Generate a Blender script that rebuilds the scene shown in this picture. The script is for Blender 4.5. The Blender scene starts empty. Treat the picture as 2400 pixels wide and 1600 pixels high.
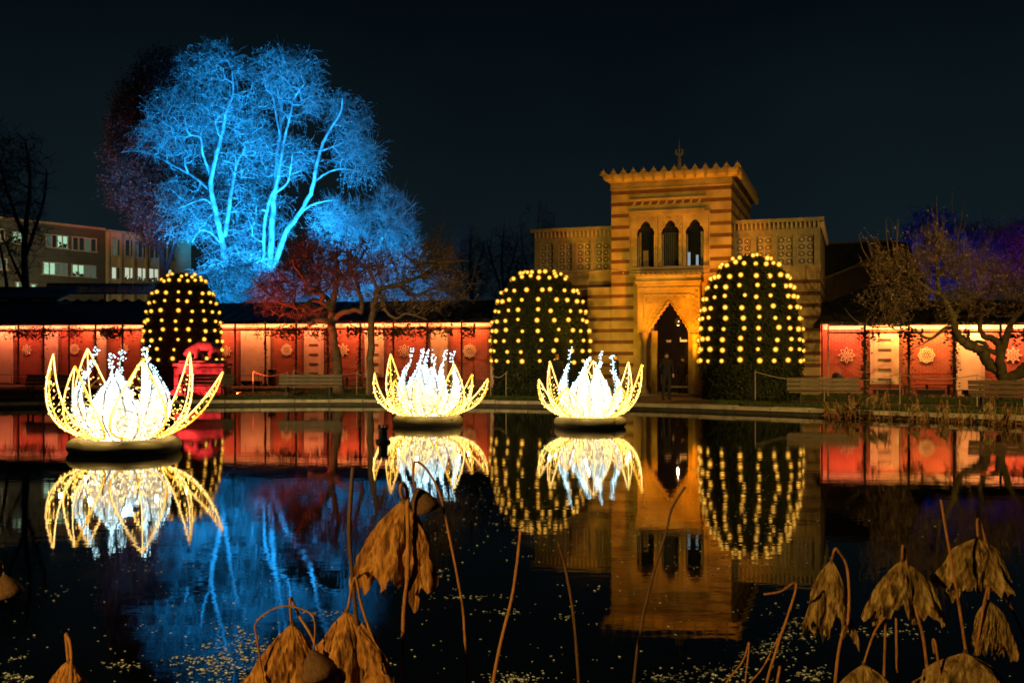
import bpy, math, random
import numpy as np
from mathutils import Vector, Matrix
random.seed(7)
S = bpy.context.scene
C = S.collection
PI = math.pi
F = 2400 * 35 / 36.0        # focal length in photo pixels
HZ = 835.0                  # horizon row
CH = 1.8                    # camera height above the water (z = 0)
GZ = 0.22                   # ground height

# ------------------------------------------------------------------ camera
cam = bpy.data.cameras.new('camera')
cam.lens = 35; cam.sensor_width = 36; cam.clip_end = 3000; cam.clip_start = 0.05
cam.shift_y = (HZ - 800) / 2400.0
co = bpy.data.objects.new('camera', cam); C.objects.link(co)
co.location = (0, 0, CH); co.rotation_euler = (PI / 2, 0, 0)
S.camera = co

# ------------------------------------------------------------------ night sky
W = bpy.data.worlds.new('World'); S.world = W; W.use_nodes = True
wn, wl = W.node_tree.nodes, W.node_tree.links
wn.clear()
wo = wn.new('ShaderNodeOutputWorld')
tc = wn.new('ShaderNodeTexCoord'); sp = wn.new('ShaderNodeSeparateXYZ')
wl.new(tc.outputs['Generated'], sp.inputs[0])
rp = wn.new('ShaderNodeValToRGB')
e = rp.color_ramp.elements
e[0].position = 0.0; e[0].color = (0.0070, 0.0125, 0.0150, 1)
e[1].position = 0.62; e[1].color = (0.0006, 0.0012, 0.0020, 1)
m_ = rp.color_ramp.elements.new(0.14); m_.color = (0.0043, 0.0095, 0.0128, 1)
m_ = rp.color_ramp.elements.new(0.34); m_.color = (0.0011, 0.0030, 0.0047, 1)
wl.new(sp.outputs['Z'], rp.inputs[0])
wz = wn.new('ShaderNodeTexNoise'); wz.inputs['Scale'].default_value = 2.3; wz.inputs['Detail'].default_value = 4; wl.new(tc.outputs['Generated'], wz.inputs['Vector'])
wr = wn.new('ShaderNodeMapRange'); wr.inputs[1].default_value = 0.3; wr.inputs[2].default_value = 0.7; wr.inputs[3].default_value = 0.72; wr.inputs[4].default_value = 1.28; wl.new(wz.outputs['Fac'], wr.inputs[0])
sk = wn.new('ShaderNodeTexSky'); sk.sky_type = 'NISHITA'; sk.sun_disc = False
sk.sun_elevation = math.radians(-8); sk.sun_rotation = math.radians(200)
b1 = wn.new('ShaderNodeBackground'); b1.inputs[1].default_value = 1.0
wl.new(wr.outputs[0], b1.inputs[1])
b2 = wn.new('ShaderNodeBackground'); b2.inputs[1].default_value = 0.05
ad = wn.new('ShaderNodeAddShader')
wl.new(rp.outputs[0], b1.inputs[0]); wl.new(sk.outputs[0], b2.inputs[0])
wl.new(b1.outputs[0], ad.inputs[0]); wl.new(b2.outputs[0], ad.inputs[1]); wl.new(ad.outputs[0], wo.inputs[0])

# ------------------------------------------------------------------ exposure
S.view_settings.view_transform = 'Standard'; S.view_settings.look = 'None'
S.view_settings.exposure = 0; S.view_settings.gamma = 1
S.view_settings.use_curve_mapping = False
S.render.engine = 'CYCLES'
S.cycles.use_denoising = True
S.cycles.sample_clamp_indirect = 3.0
S.cycles.sample_clamp_direct = 0.0
S.cycles.max_bounces = 6; S.cycles.diffuse_bounces = 2; S.cycles.glossy_bounces = 3
S.cycles.transparent_max_bounces = 8
S.cycles.caustics_reflective = False; S.cycles.caustics_refractive = False
S.cycles.filter_width = 1.7
S.cycles.use_light_tree = True

# ------------------------------------------------------------------ pixel -> place
def P(px, py, d): return Vector(((px - 1200) * d / F, d, CH - (py - HZ) * d / F))
def X(px, d): return (px - 1200) * d / F
def Zat(py, d): return CH - (py - HZ) * d / F
class Plane:
    """an upright plane through two plan points; local x runs along it, local y away from the camera"""
    def __init__(s, x0, y0, ang):
        s.o = Vector((x0, y0, 0)); s.ang = ang
        s.u = Vector((math.cos(ang), math.sin(ang), 0)); s.v = Vector((-math.sin(ang), math.cos(ang), 0))
    @staticmethod
    def thru(px0, d0, px1, d1):
        a = Vector((X(px0, d0), d0, 0)); b = Vector((X(px1, d1), d1, 0)); w = b - a
        return Plane(a.x, a.y, math.atan2(w.y, w.x))
    def s(s, px, t=0.0):
        k = (px - 1200) / F; q = s.o + s.v * t
        return (k * q.y - q.x) / (s.u.x - k * s.u.y)
    def d(s, px, t=0.0): return (s.o + s.v * t + s.u * s.s(px, t)).y
    def z(s, px, py, t=0.0): return Zat(py, s.d(px, t))

# ------------------------------------------------------------------ lights
def lamp(name, kind, loc, aim, watt, col, **kw):
    L = bpy.data.lights.new(name, kind); L.energy = watt; L.color = col
    for k, v in kw.items(): setattr(L, k, v)
    o = bpy.data.objects.new(name, L); C.objects.link(o); o.location = loc
    if aim is not None:
        o.rotation_euler = (Vector(aim) - Vector(loc)).to_track_quat('-Z', 'Y').to_euler()
    return o
R = math.radians
SOD = (1.0, 0.50, 0.10)
lamp('fill_lamp', 'SPOT', (-7.5, -4.5, 4.6), (-1.3, 4.2, 0.8), 8600, (1.0, 0.52, 0.10), spot_size=R(42), spot_blend=1.0, shadow_soft_size=0.12)  # unseen sodium fill lamps, added to light leaves, wings, shore and right tree
lamp('fill_lamp', 'SPOT', (15, 6, 9), (6.5, 42, 5), 6200, (1.0, 0.60, 0.13), spot_size=R(44), spot_blend=0.8, shadow_soft_size=0.2)
lamp('fill_lamp', 'SPOT', (-13, 15, 10), (-5, 36.5, 0.2), 17000, (1.0, 0.66, 0.24), spot_size=R(36), spot_blend=0.8, shadow_soft_size=0.2)
lamp('fill_lamp', 'SPOT', (17, 12, 9), (11.5, 33, 1.5), 12000, (1.0, 0.56, 0.14), spot_size=R(44), spot_blend=0.8, shadow_soft_size=0.2)
lamp('office_fill', 'SPOT', (-34, 66.5, 9), (-34, 82, 7.5), 2700, (1.0, 0.74, 0.34), spot_size=R(112), spot_blend=0.5, shadow_soft_size=0.2)  # added warm fill lamp, brightens the office front
# tower floods
lamp('tower_flood', 'SPOT', (2.0, 34.9, 0.45), (6.2, 41.2, 6.5), 1650, (1.0, 0.53, 0.02), spot_size=R(80), spot_blend=0.7, shadow_soft_size=0.12)
lamp('tower_flood', 'SPOT', (6.8, 37.6, 0.40), (6.9, 40.8, 7.5), 3300, (1.0, 0.26, 0.004), spot_size=R(78), spot_blend=0.5, shadow_soft_size=0.10)
# blue floods under the great tree
BL = (0.013, 0.345, 1.0)
lamp('tree_flood', 'SPOT', (-19.8, 61.5, 1.0), (-19.0, 72, 13), 56000, BL, spot_size=R(74), spot_blend=0.35, shadow_soft_size=0.3)
lamp('tree_flood', 'SPOT', (-14, 61.0, 1.0), (-16.0, 72, 12.5), 53000, BL, spot_size=R(74), spot_blend=0.35, shadow_soft_size=0.3)
lamp('tree_flood', 'SPOT', (-9.5, 60.5, 1.0), (-10.3, 66, 7), 40000, BL, spot_size=R(66), spot_blend=0.5, shadow_soft_size=0.3)
lamp('tree_flood', 'SPOT', (-16, 55.4, 5.0), (-15.6, 60, 5.9), 1300, BL, spot_size=R(110), spot_blend=0.6, shadow_soft_size=0.2)
lamp('tree_flood', 'SPOT', (-9.6, 54.6, 5.0), (-9.2, 60, 5.9), 2400, BL, spot_size=R(120), spot_blend=0.6, shadow_soft_size=0.2)
lamp('tree_flood', 'SPOT', (-6.0, 54.4, 5.0), (-6.6, 60, 5.7), 1500, BL, spot_size=R(76), spot_blend=0.6, shadow_soft_size=0.2)
lamp('red_tree_flood', 'SPOT', (-29, 72, 5.0), (-32, 82, 19), 3600, (1.0, 0.16, 0.14), spot_size=R(62), spot_blend=0.6, shadow_soft_size=0.3)
lamp('violet_flood', 'SPOT', (25.5, 56, 1.0), (27, 66, 9), 3200, (0.010, 0.034, 1.0), spot_size=R(90), spot_blend=0.5, shadow_soft_size=0.3)
lamp('red_side_flood', 'SPOT', (35, 58, 1.0), (34, 68, 8), 1300, (1.0, 0.02, 0.12), spot_size=R(60), spot_blend=0.6, shadow_soft_size=0.3)
# statue
lamp('statue_flood', 'SPOT', (-14.0, 39.3, 0.30), (-12.7, 41.0, 1.6), 330, (1.0, 0.035, 0.04), spot_size=R(125), spot_blend=0.5, shadow_soft_size=0.06)
lamp('statue_flood', 'SPOT', (-11.9, 39.3, 0.30), (-12.4, 40.9, 1.6), 240, (1.0, 0.035, 0.04), spot_size=R(125), spot_blend=0.5, shadow_soft_size=0.06)
lamp('statue_flood', 'SPOT', (-14.6, 38.4, 0.9), (-12.9, 41.2, 2.0), 2000, (1.0, 0.05, 0.045), spot_size=R(24), spot_blend=0.4, shadow_soft_size=0.06)
lamp('statue_flood', 'SPOT', (-11.0, 39.6, 0.30), (-9.8, 42.4, 4.2), 2300, (1.0, 0.10, 0.03), spot_size=R(80), spot_blend=0.6, shadow_soft_size=0.06)

# ------------------------------------------------------------------ materials
MATS = {}
def mat(name, col, rough=0.7, var=0.25, scale=6.0, bump=0.0, bscale=None, spec=0.3, metal=0.0, col2=None, coord='Object', trans=0.0, stretch=None):
    if name in MATS: return MATS[name]
    m = bpy.data.materials.new(name); m.use_nodes = True
    n, l = m.node_tree.nodes, m.node_tree.links
    p = n['Principled BSDF']
    p.inputs['Roughness'].default_value = rough; p.inputs['Metallic'].default_value = metal
    p.inputs['Specular IOR Level'].default_value = spec
    t = n.new('ShaderNodeTexCoord'); src = t.outputs[coord]
    if stretch:
        mp = n.new('ShaderNodeMapping'); mp.inputs['Scale'].default_value = stretch
        l.new(src, mp.inputs[0]); src = mp.outputs[0]
    nz = n.new('ShaderNodeTexNoise'); nz.inputs['Scale'].default_value = scale; nz.inputs['Detail'].default_value = 5
    l.new(src, nz.inputs['Vector'])
    cr = n.new('ShaderNodeValToRGB')
    a = [max(0, c * (1 - var)) for c in col]; b = [min(1, c * (1 + var)) for c in (col2 or col)]
    cr.color_ramp.elements[0].position = 0.3; cr.color_ramp.elements[1].position = 0.7
    cr.color_ramp.elements[0].color = (*a, 1); cr.color_ramp.elements[1].color = (*b, 1)
    l.new(nz.outputs['Fac'], cr.inputs[0]); l.new(cr.outputs[0], p.inputs['Base Color'])
    if bump:
        bn = n.new('ShaderNodeTexNoise'); bn.inputs['Scale'].default_value = bscale or scale * 4; bn.inputs['Detail'].default_value = 4
        l.new(src, bn.inputs['Vector'])
        bp = n.new('ShaderNodeBump'); bp.inputs['Strength'].default_value = bump; bp.inputs['Distance'].default_value = 0.02
        l.new(bn.outputs['Fac'], bp.inputs['Height']); l.new(bp.outputs[0], p.inputs['Normal'])
    if trans:
        tr = n.new('ShaderNodeBsdfTranslucent'); mx = n.new('ShaderNodeMixShader'); mx.inputs[0].default_value = trans
        l.new(cr.outputs[0], tr.inputs[0]); l.new(p.outputs[0], mx.inputs[1]); l.new(tr.outputs[0], mx.inputs[2])
        l.new(mx.outputs[0], n['Material Output'].inputs[0])
    MATS[name] = m
    return m
def glow(name, col, k, sample=False, rim=None, rk=0):
    if name in MATS: return MATS[name]
    m = bpy.data.materials.new(name); m.use_nodes = True
    n, l = m.node_tree.nodes, m.node_tree.links; n.clear()
    o = n.new('ShaderNodeOutputMaterial'); em = n.new('ShaderNodeEmission')
    em.inputs[0].default_value = (*col, 1); em.inputs[1].default_value = k
    if rim:   # hot core; the halo round a light is painted as an amber rim
        lw = n.new('ShaderNodeLayerWeight'); lw.inputs[0].default_value = 0.5
        cr = n.new('ShaderNodeValToRGB'); ce = cr.color_ramp.elements
        ce[0].position = 0.0; ce[0].color = (*col, 1); ce[1].position = 0.85; ce[1].color = (rim[0] * 0.045, rim[1] * 0.04, 0, 1)
        q = ce.new(0.07); q.color = tuple(c * 0.75 for c in col) + (1,)
        q = ce.new(0.20); q.color = tuple(c * rk / k for c in rim) + (1,)
        q = ce.new(0.42); q.color = tuple(c * rk / k * 0.4 for c in rim) + (1,)
        l.new(lw.outputs['Facing'], cr.inputs[0]); l.new(cr.outputs[0], em.inputs[0]); l.new(em.outputs[0], o.inputs[0])
    else: l.new(em.outputs[0], o.inputs[0])
    if not sample: m.cycles.emission_sampling = 'NONE'
    MATS[name] = m
    return m
def brickmat(name, c1, c2, mortar, scale, bw=0.5, rh=0.17, msize=0.02):
    m = bpy.data.materials.new(name); m.use_nodes = True
    n, l = m.node_tree.nodes, m.node_tree.links; p = n['Principled BSDF']; p.inputs['Roughness'].default_value = 0.8
    t = n.new('ShaderNodeTexCoord'); mp = n.new('ShaderNodeMapping'); mp.inputs['Rotation'].default_value = (PI / 2, 0, 0)
    l.new(t.outputs['Object'], mp.inputs[0])
    br = n.new('ShaderNodeTexBrick'); br.inputs['Scale'].default_value = scale
    br.inputs['Color1'].default_value = (*c1, 1); br.inputs['Color2'].default_value = (*c2, 1); br.inputs['Mortar'].default_value = (*mortar, 1)
    br.inputs['Mortar Size'].default_value = msize; br.inputs['Brick Width'].default_value = bw; br.inputs['Row Height'].default_value = rh
    l.new(mp.outputs[0], br.inputs['Vector'])
    nz = n.new('ShaderNodeTexNoise'); nz.inputs['Scale'].default_value = 2.2; nz.inputs['Detail'].default_value = 6
    l.new(t.outputs['Object'], nz.inputs['Vector'])
    mx = n.new('ShaderNodeMix'); mx.data_type = 'RGBA'; mx.blend_type = 'MULTIPLY'; mx.inputs[0].default_value = 0.55
    l.new(br.outputs['Color'], mx.inputs[6]); l.new(nz.outputs['Fac'], mx.inputs[7]); l.new(mx.outputs[2], p.inputs['Base Color'])
    bp = n.new('ShaderNodeBump'); bp.inputs['Strength'].default_value = 0.7; bp.inputs['Distance'].default_value = 0.02; bp.invert = True
    l.new(br.outputs['Fac'], bp.inputs['Height']); l.new(bp.outputs[0], p.inputs['Normal'])
    MATS[name] = m
    return m

YST = mat('yellow_sandstone', (0.37, 0.275, 0.13), 0.85, 0.42, 1.3, 0.6, 14)
RST = mat('red_sandstone', (0.135, 0.062, 0.027), 0.85, 0.25, 3.0, 0.35, 30)
CST = mat('carved_stone', (0.36, 0.27, 0.14), 0.85, 0.45, 16, 0.9, 26)
GST = mat('grey_stone', (0.25, 0.215, 0.13), 0.85, 0.25, 5, 0.3, 30)
IRON = mat('dark_iron', (0.02, 0.02, 0.022), 0.5, 0.3, 12)
ROOF = mat('dark_roof', (0.035, 0.035, 0.036), 0.75, 0.35, 3, 0.3, 20)
GLASS = mat('dark_glass', (0.012, 0.014, 0.018), 0.08, 0.2, 2, spec=0.6)
WOOD = mat('weathered_wood', (0.15, 0.125, 0.085), 0.75, 0.35, 5, 0.4, 30, stretch=(1, 8, 8))
DWOOD = mat('dark_wood', (0.075, 0.05, 0.028), 0.75, 0.35, 5, 0.4, 30, stretch=(1, 8, 8))
PLAST = mat('cream_plaster', (0.52, 0.45, 0.36), 0.85, 0.22, 1.6, 0.3, 30)
BRICK = brickmat('red_brick', (0.44, 0.095, 0.055), (0.34, 0.07, 0.04), (0.40, 0.22, 0.16), 1.0, 0.27, 0.085, 0.010)
DBRICK = brickmat('dark_brick', (0.22, 0.06, 0.045), (0.16, 0.045, 0.035), (0.30, 0.19, 0.14), 1.0, 0.27, 0.085, 0.010)
ORN = mat('ornament_cream', (0.88, 0.78, 0.56), 0.8, 0.1, 6)
SLOT = mat('slot_shadow_wood', (0.10, 0.07, 0.05), 0.8, 0.2, 6)
LEAFD = mat('hedge_leaf', (0.022, 0.034, 0.009), 0.6, 0.5, 3, spec=0.2)
VINE = mat('vine_leaf', (0.035, 0.040, 0.014), 0.7, 0.5, 4)
BARKP = mat('pale_bark', (0.36, 0.355, 0.34), 0.8, 0.55, 2.2, 0.5, 14)
TWIGP = mat('pale_twig', (0.34, 0.33, 0.31), 0.85, 0.4, 6)
BARKB = mat('brown_bark', (0.15, 0.105, 0.065), 0.85, 0.35, 5, 0.5, 20)
BARKD = mat('dark_bark', (0.07, 0.055, 0.05), 0.9, 0.3, 5)
BUDM = mat('twig_bud', (0.34, 0.26, 0.16), 0.7, 0.3, 5)
DRYL = mat('pale_leaf', (0.36, 0.34, 0.30), 0.8, 0.4, 5)
CONC = mat('pale_coping', (0.42, 0.38, 0.28), 0.8, 0.35, 3.5, 0.4, 25)
SOIL = mat('ground_soil', (0.060, 0.050, 0.030), 0.95, 0.45, 1.6, 0.6, 18)
PATH = mat('gravel', (0.15, 0.115, 0.075), 0.95, 0.35, 2.2, 0.6, 60)
GRASS = mat('grass_blade', (0.045, 0.070, 0.018), 0.8, 0.5, 1.5)
RUBB = mat('olive_tube', (0.20, 0.185, 0.12), 0.5, 0.25, 3, 0.15, 12, spec=0.4)
WIRE = mat('frame_wire', (0.30, 0.25, 0.10), 0.5, 0.3, 8)
NET = mat('white_net', (0.80, 0.79, 0.76), 0.7, 0.12, 30, trans=0.45)
YB = glow('warm_bulb', (1.0, 0.56, 0.09), 10.0)
YR = glow('warm_rope', (1.0, 0.66, 0.24), 5.5, False, (1.0, 0.45, 0.02), 2.6)  # golden glow round the rope is painted into its rim colour
WB = glow('white_bulb', (1.0, 0.72, 0.40), 6.0)
CB = glow('cool_bulb', (0.50, 0.86, 1.0), 7.0)
HALO = glow('halo_bulb', (1.0, 0.50, 0.085), 3.4, True, (1.0, 0.40, 0.012), 1.5)  # glow round each hedge bulb, painted into an oversized ball

# ------------------------------------------------------------------ tagging and mesh helpers
def tag(o, label=None, cat=None, group=None, kind=None):
    if label: o['label'] = label
    if cat: o['category'] = cat
    if group: o['group'] = group
    if kind: o['kind'] = kind
    return o
def empty(name, loc=(0, 0, 0), rz=0.0, label=None, cat=None, group=None, kind=None):
    o = bpy.data.objects.new(name, None); C.objects.link(o)
    o.empty_display_size = 0.2
    o.location = loc; o.rotation_euler = (0, 0, rz)
    return tag(o, label, cat, group, kind)
def link(name, me, parent=None, loc=None, rot=None, scale=None):
    o = bpy.data.objects.new(name, me); C.objects.link(o)
    if parent is not None: o.parent = parent
    if loc is not None: o.location = loc
    if rot is not None: o.rotation_euler = rot
    if scale is not None: o.scale = scale
    return o
def npmesh(name, verts, faces, m, smooth=False):
    me = bpy.data.meshes.new(name)
    verts = np.asarray(verts, dtype=np.float32); faces = np.asarray(faces, dtype=np.int32)
    k = faces.shape[1]
    me.vertices.add(len(verts)); me.vertices.foreach_set('co', verts.ravel())
    me.loops.add(faces.size); me.loops.foreach_set('vertex_index', faces.ravel())
    me.polygons.add(len(faces)); me.polygons.foreach_set('loop_start', np.arange(0, faces.size, k, dtype=np.int32))
    if smooth: me.polygons.foreach_set('use_smooth', np.ones(len(faces), dtype=bool))
    me.update(calc_edges=True); me.materials.append(m)
    return me
class MB:
    def __init__(s): s.v = []; s.f = []
    def add(s, vs, fs):
        b = len(s.v); s.v += [tuple(q) for q in vs]; s.f += [tuple(i + b for i in q) for q in fs]; return s
    def box(s, x0, x1, y0, y1, z0, z1):
        return s.add([(x0, y0, z0), (x1, y0, z0), (x1, y1, z0), (x0, y1, z0), (x0, y0, z1), (x1, y0, z1), (x1, y1, z1), (x0, y1, z1)],
                     [(0, 3, 2, 1), (4, 5, 6, 7), (0, 1, 5, 4), (1, 2, 6, 5), (2, 3, 7, 6), (3, 0, 4, 7)])
    def prism(s, poly, y0, y1):        # polygon in (x,z), extruded along y
        n = len(poly)
        return s.add([(x, y0, z) for x, z in poly] + [(x, y1, z) for x, z in poly],
                     [tuple(range(n)), tuple(range(2 * n - 1, n - 1, -1))] + [(i, n + i, n + (i + 1) % n, (i + 1) % n) for i in range(n)])
    def xprism(s, poly, x0, x1):       # polygon in (y,z), extruded along x
        n = len(poly)
        return s.add([(x0, y, z) for y, z in poly] + [(x1, y, z) for y, z in poly],
                     [tuple(range(n)), tuple(range(2 * n - 1, n - 1, -1))] + [(i, n + i, n + (i + 1) % n, (i + 1) % n) for i in range(n)])
    def tube(s, pts, r, k=6, cap=True):
        pts = [Vector(p) for p in pts]; n = len(pts)
        rr = r if hasattr(r, '__len__') else [r] * n
        b = len(s.v); up = None
        for i, p in enumerate(pts):
            d = (pts[min(i + 1, n - 1)] - pts[max(i - 1, 0)])
            d = d.normalized() if d.length > 1e-9 else Vector((0, 0, 1))
            if up is None: up = d.orthogonal().normalized()
            up = (up - d * up.dot(d)); up = up.normalized() if up.length > 1e-6 else d.orthogonal().normalized()
            w = d.cross(up)
            for j in range(k):
                a = 2 * PI * j / k
                s.v.append(tuple(p + (up * math.cos(a) + w * math.sin(a)) * rr[i]))
        for i in range(n - 1):
            for j in range(k):
                q = b + i * k; s.f.append((q + j, q + (j + 1) % k, q + k + (j + 1) % k, q + k + j))
        if cap:
            s.f.append(tuple(b + j for j in range(k - 1, -1, -1))); s.f.append(tuple(b + (n - 1) * k + j for j in range(k)))
        return s
    def lathe(s, prof, k=16, c=(0, 0)):
        b = len(s.v); n = len(prof)
        for r, z in prof:
            for j in range(k):
                a = 2 * PI * j / k; s.v.append((c[0] + r * math.cos(a), c[1] + r * math.sin(a), z))
        for i in range(n - 1):
            for j in range(k):
                q = b + i * k; s.f.append((q + j, q + (j + 1) % k, q + k + (j + 1) % k, q + k + j))
        s.f.append(tuple(b + j for j in range(k - 1, -1, -1))); s.f.append(tuple(b + (n - 1) * k + j for j in range(k)))
        return s
    def octa(s, p, r):
        x, y, z = p
        return s.add([(x + r, y, z), (x - r, y, z), (x, y + r, z), (x, y - r, z), (x, y, z + r), (x, y, z - r)],
                     [(0, 2, 4), (2, 1, 4), (1, 3, 4), (3, 0, 4), (2, 0, 5), (1, 2, 5), (3, 1, 5), (0, 3, 5)])
    def mesh(s, name, m, smooth=False):
        me = bpy.data.meshes.new(name); me.from_pydata(s.v, [], s.f); me.update()
        if smooth: me.polygons.foreach_set('use_smooth', [True] * len(me.polygons))
        me.materials.append(m); return me
    def build(s, name, m, parent=None, smooth=False, loc=None, rot=None):
        return link(name, s.mesh(name, m, smooth), parent, loc, rot)
def bezier(p0, p1, p2, n):
    return [(1 - t) ** 2 * p0 + 2 * t * (1 - t) * p1 + t * t * p2 for t in [i / (n - 1) for i in range(n)]]
def spline(pts, n=6, closed=False):
    pts = [Vector(p) for p in pts]; m = len(pts); out = []
    for i in range(m if closed else m - 1):
        g = (lambda j: pts[j % m]) if closed else (lambda j: pts[min(max(j, 0), m - 1)])
        a, b, c, d = g(i - 1), g(i), g(i + 1), g(i + 2)
        for k in range(n):
            t = k / n
            out.append(0.5 * ((2 * b) + (c - a) * t + (2 * a - 5 * b + 4 * c - d) * t * t + (3 * b - a - 3 * c + d) * t ** 3))
    if not closed: out.append(pts[-1])
    return out

# ================================================================== SETTING
pool = [(-17.7, 34.4), (-12.3, 35.9), (-6.3, 36.8), (-1, 36.0), (4.33, 33.7), (8.6, 30.6), (12, 27.8), (13.9, 25.8), (16.5, 21), (18, 14), (18, 6), (15, 2.4), (0, 1.8), (-20, 2.4), (-30, 6), (-34, 14), (-32, 22), (-26, 29)]
pc = [Vector((p.x, p.y)) for p in spline([(x, y, 0) for x, y in pool], 12, True)]
n = len(pc); cen = Vector((-4, 16))
vs, fs = [], []
radii = [0, 0.45, 6, 14, 30, 80, 900]
for i, p in enumerate(pc):
    d = (p - cen).normalized()
    for r in radii:
        q = p + d * r
        vs.append((q.x, q.y, GZ - 0.04 if r < 0.5 else (GZ if r < 10 else GZ + 0.06)))
m = len(radii)
for i in range(n):
    for j in range(m - 1):
        a = i * m + j; b = ((i + 1) % n) * m + j
        fs.append((a, a + 1, b + 1, b))
me = bpy.data.meshes.new('ground'); me.from_pydata(vs, [], fs); me.materials.append(SOIL)
tag(link('ground', me), kind='structure')
# water
wm = bpy.data.materials.new('pond_water'); wm.use_nodes = True
nn, ll = wm.node_tree.nodes, wm.node_tree.links; p = nn['Principled BSDF']
p.inputs['Base Color'].default_value = (0.0015, 0.002, 0.002, 1); p.inputs['Roughness'].default_value = 0.022
p.inputs['IOR'].default_value = 1.33; p.inputs['Specular IOR Level'].default_value = 0.5
t_ = nn.new('ShaderNodeTexCoord'); mp_ = nn.new('ShaderNodeMapping'); mp_.inputs['Scale'].default_value = (1.0, 2.2, 1)
ll.new(t_.outputs['Object'], mp_.inputs[0])
z1 = nn.new('ShaderNodeTexNoise'); z1.inputs['Scale'].default_value = 2.2; z1.inputs['Detail'].default_value = 3
ll.new(mp_.outputs[0], z1.inputs['Vector'])
bp_ = nn.new('ShaderNodeBump'); bp_.inputs['Strength'].default_value = 0.014; bp_.inputs['Distance'].default_value = 0.06
ll.new(z1.outputs['Fac'], bp_.inputs['Height']); ll.new(bp_.outputs[0], p.inputs['Normal'])
zr_ = nn.new('ShaderNodeTexNoise'); zr_.inputs['Scale'].default_value = 0.45; zr_.inputs['Detail'].default_value = 5; ll.new(mp_.outputs[0], zr_.inputs['Vector'])
mr_ = nn.new('ShaderNodeMapRange'); mr_.inputs[1].default_value = 0.42; mr_.inputs[2].default_value = 0.66; mr_.inputs[3].default_value = 0.016; mr_.inputs[4].default_value = 0.05; ll.new(zr_.outputs['Fac'], mr_.inputs[0]); ll.new(mr_.outputs[0], p.inputs['Roughness'])
mb = MB(); mb.add([(-60, -2, 0), (40, -2, 0), (40, 60, 0), (-60, 60, 0)], [(0, 1, 2, 3)])
tag(mb.build('water', wm), kind='structure')
# pool wall and coping stones
curb = empty('pool_coping', kind='structure')
mb = MB()
for i in range(n):
    a, b = pc[i], pc[(i + 1) % n]
    mb.add([(a.x, a.y, -0.5), (b.x, b.y, -0.5), (b.x, b.y, GZ - 0.03), (a.x, a.y, GZ - 0.03)], [(0, 1, 2, 3)])
mb.build('pool_wall', mat('wet_wall', (0.05, 0.05, 0.035), 0.7, 0.4, 4), curb)
def arc_pts(step):
    L = [0]
    for i in range(n): L.append(L[-1] + (pc[(i + 1) % n] - pc[i]).length)
    k = int(L[-1] / step); out = []
    for q in range(k):
        s_ = L[-1] * q / k
        i = max(j for j in range(n) if L[j] <= s_)
        out.append(pc[i].lerp(pc[(i + 1) % n], (s_ - L[i]) / max(1e-6, L[i + 1] - L[i])))
    return out
ap = arc_pts(1.25)
for i in range(len(ap)):
    a, b = ap[i], ap[(i + 1) % len(ap)]
    if a.y < 18: continue
    w = (b - a); a2 = a + w.normalized() * 0.014; b2 = b - w.normalized() * 0.014
    da = (a - cen).normalized(); db = (b - cen).normalized(); j = random.uniform(-0.012, 0.012)
    q = [a2 - da * 0.05, b2 - db * 0.05, b2 + db * 0.42, a2 + da * 0.42]
    lo, hi = 0.10, GZ - 0.005 + j
    MB().add([(v.x, v.y, lo) for v in q] + [(v.x, v.y, hi) for v in q],
             [(0, 3, 2, 1), (4, 5, 6, 7), (0, 1, 5, 4), (1, 2, 6, 5), (2, 3, 7, 6), (3, 0, 4, 7)]).build('coping_stone', CONC, curb)
# gravel path behind the lawn strip, and the forecourt
mb = MB()
def off(r0, r1, i0, i1, z):
    ks = range(i0, i1 + 1); b = len(mb.v)
    for i in ks:
        p_ = pc[i % n]; d = (p_ - cen).normalized()
        for r in (r0, r1): mb.v.append((p_.x + d.x * r, p_.y + d.y * r, z))
    for q in range(len(ks) - 1): mb.f.append((b + 2 * q, b + 2 * q + 1, b + 2 * q + 3, b + 2 * q + 2))
off(2.6, 5.0, -24, 110, GZ + 0.004)
tag(mb.build('gravel_path', PATH), kind='structure')
mb = MB(); mb.add([(2.6, 34.9, GZ + 0.008), (5.2, 33.9, GZ + 0.008), (6.8, 37.5, GZ + 0.008), (7.6, 41.0, GZ + 0.008), (3.0, 42.5, GZ + 0.008)], [(0, 1, 2, 3, 4)])
tag(mb.build('forecourt', PATH), kind='structure')

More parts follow.
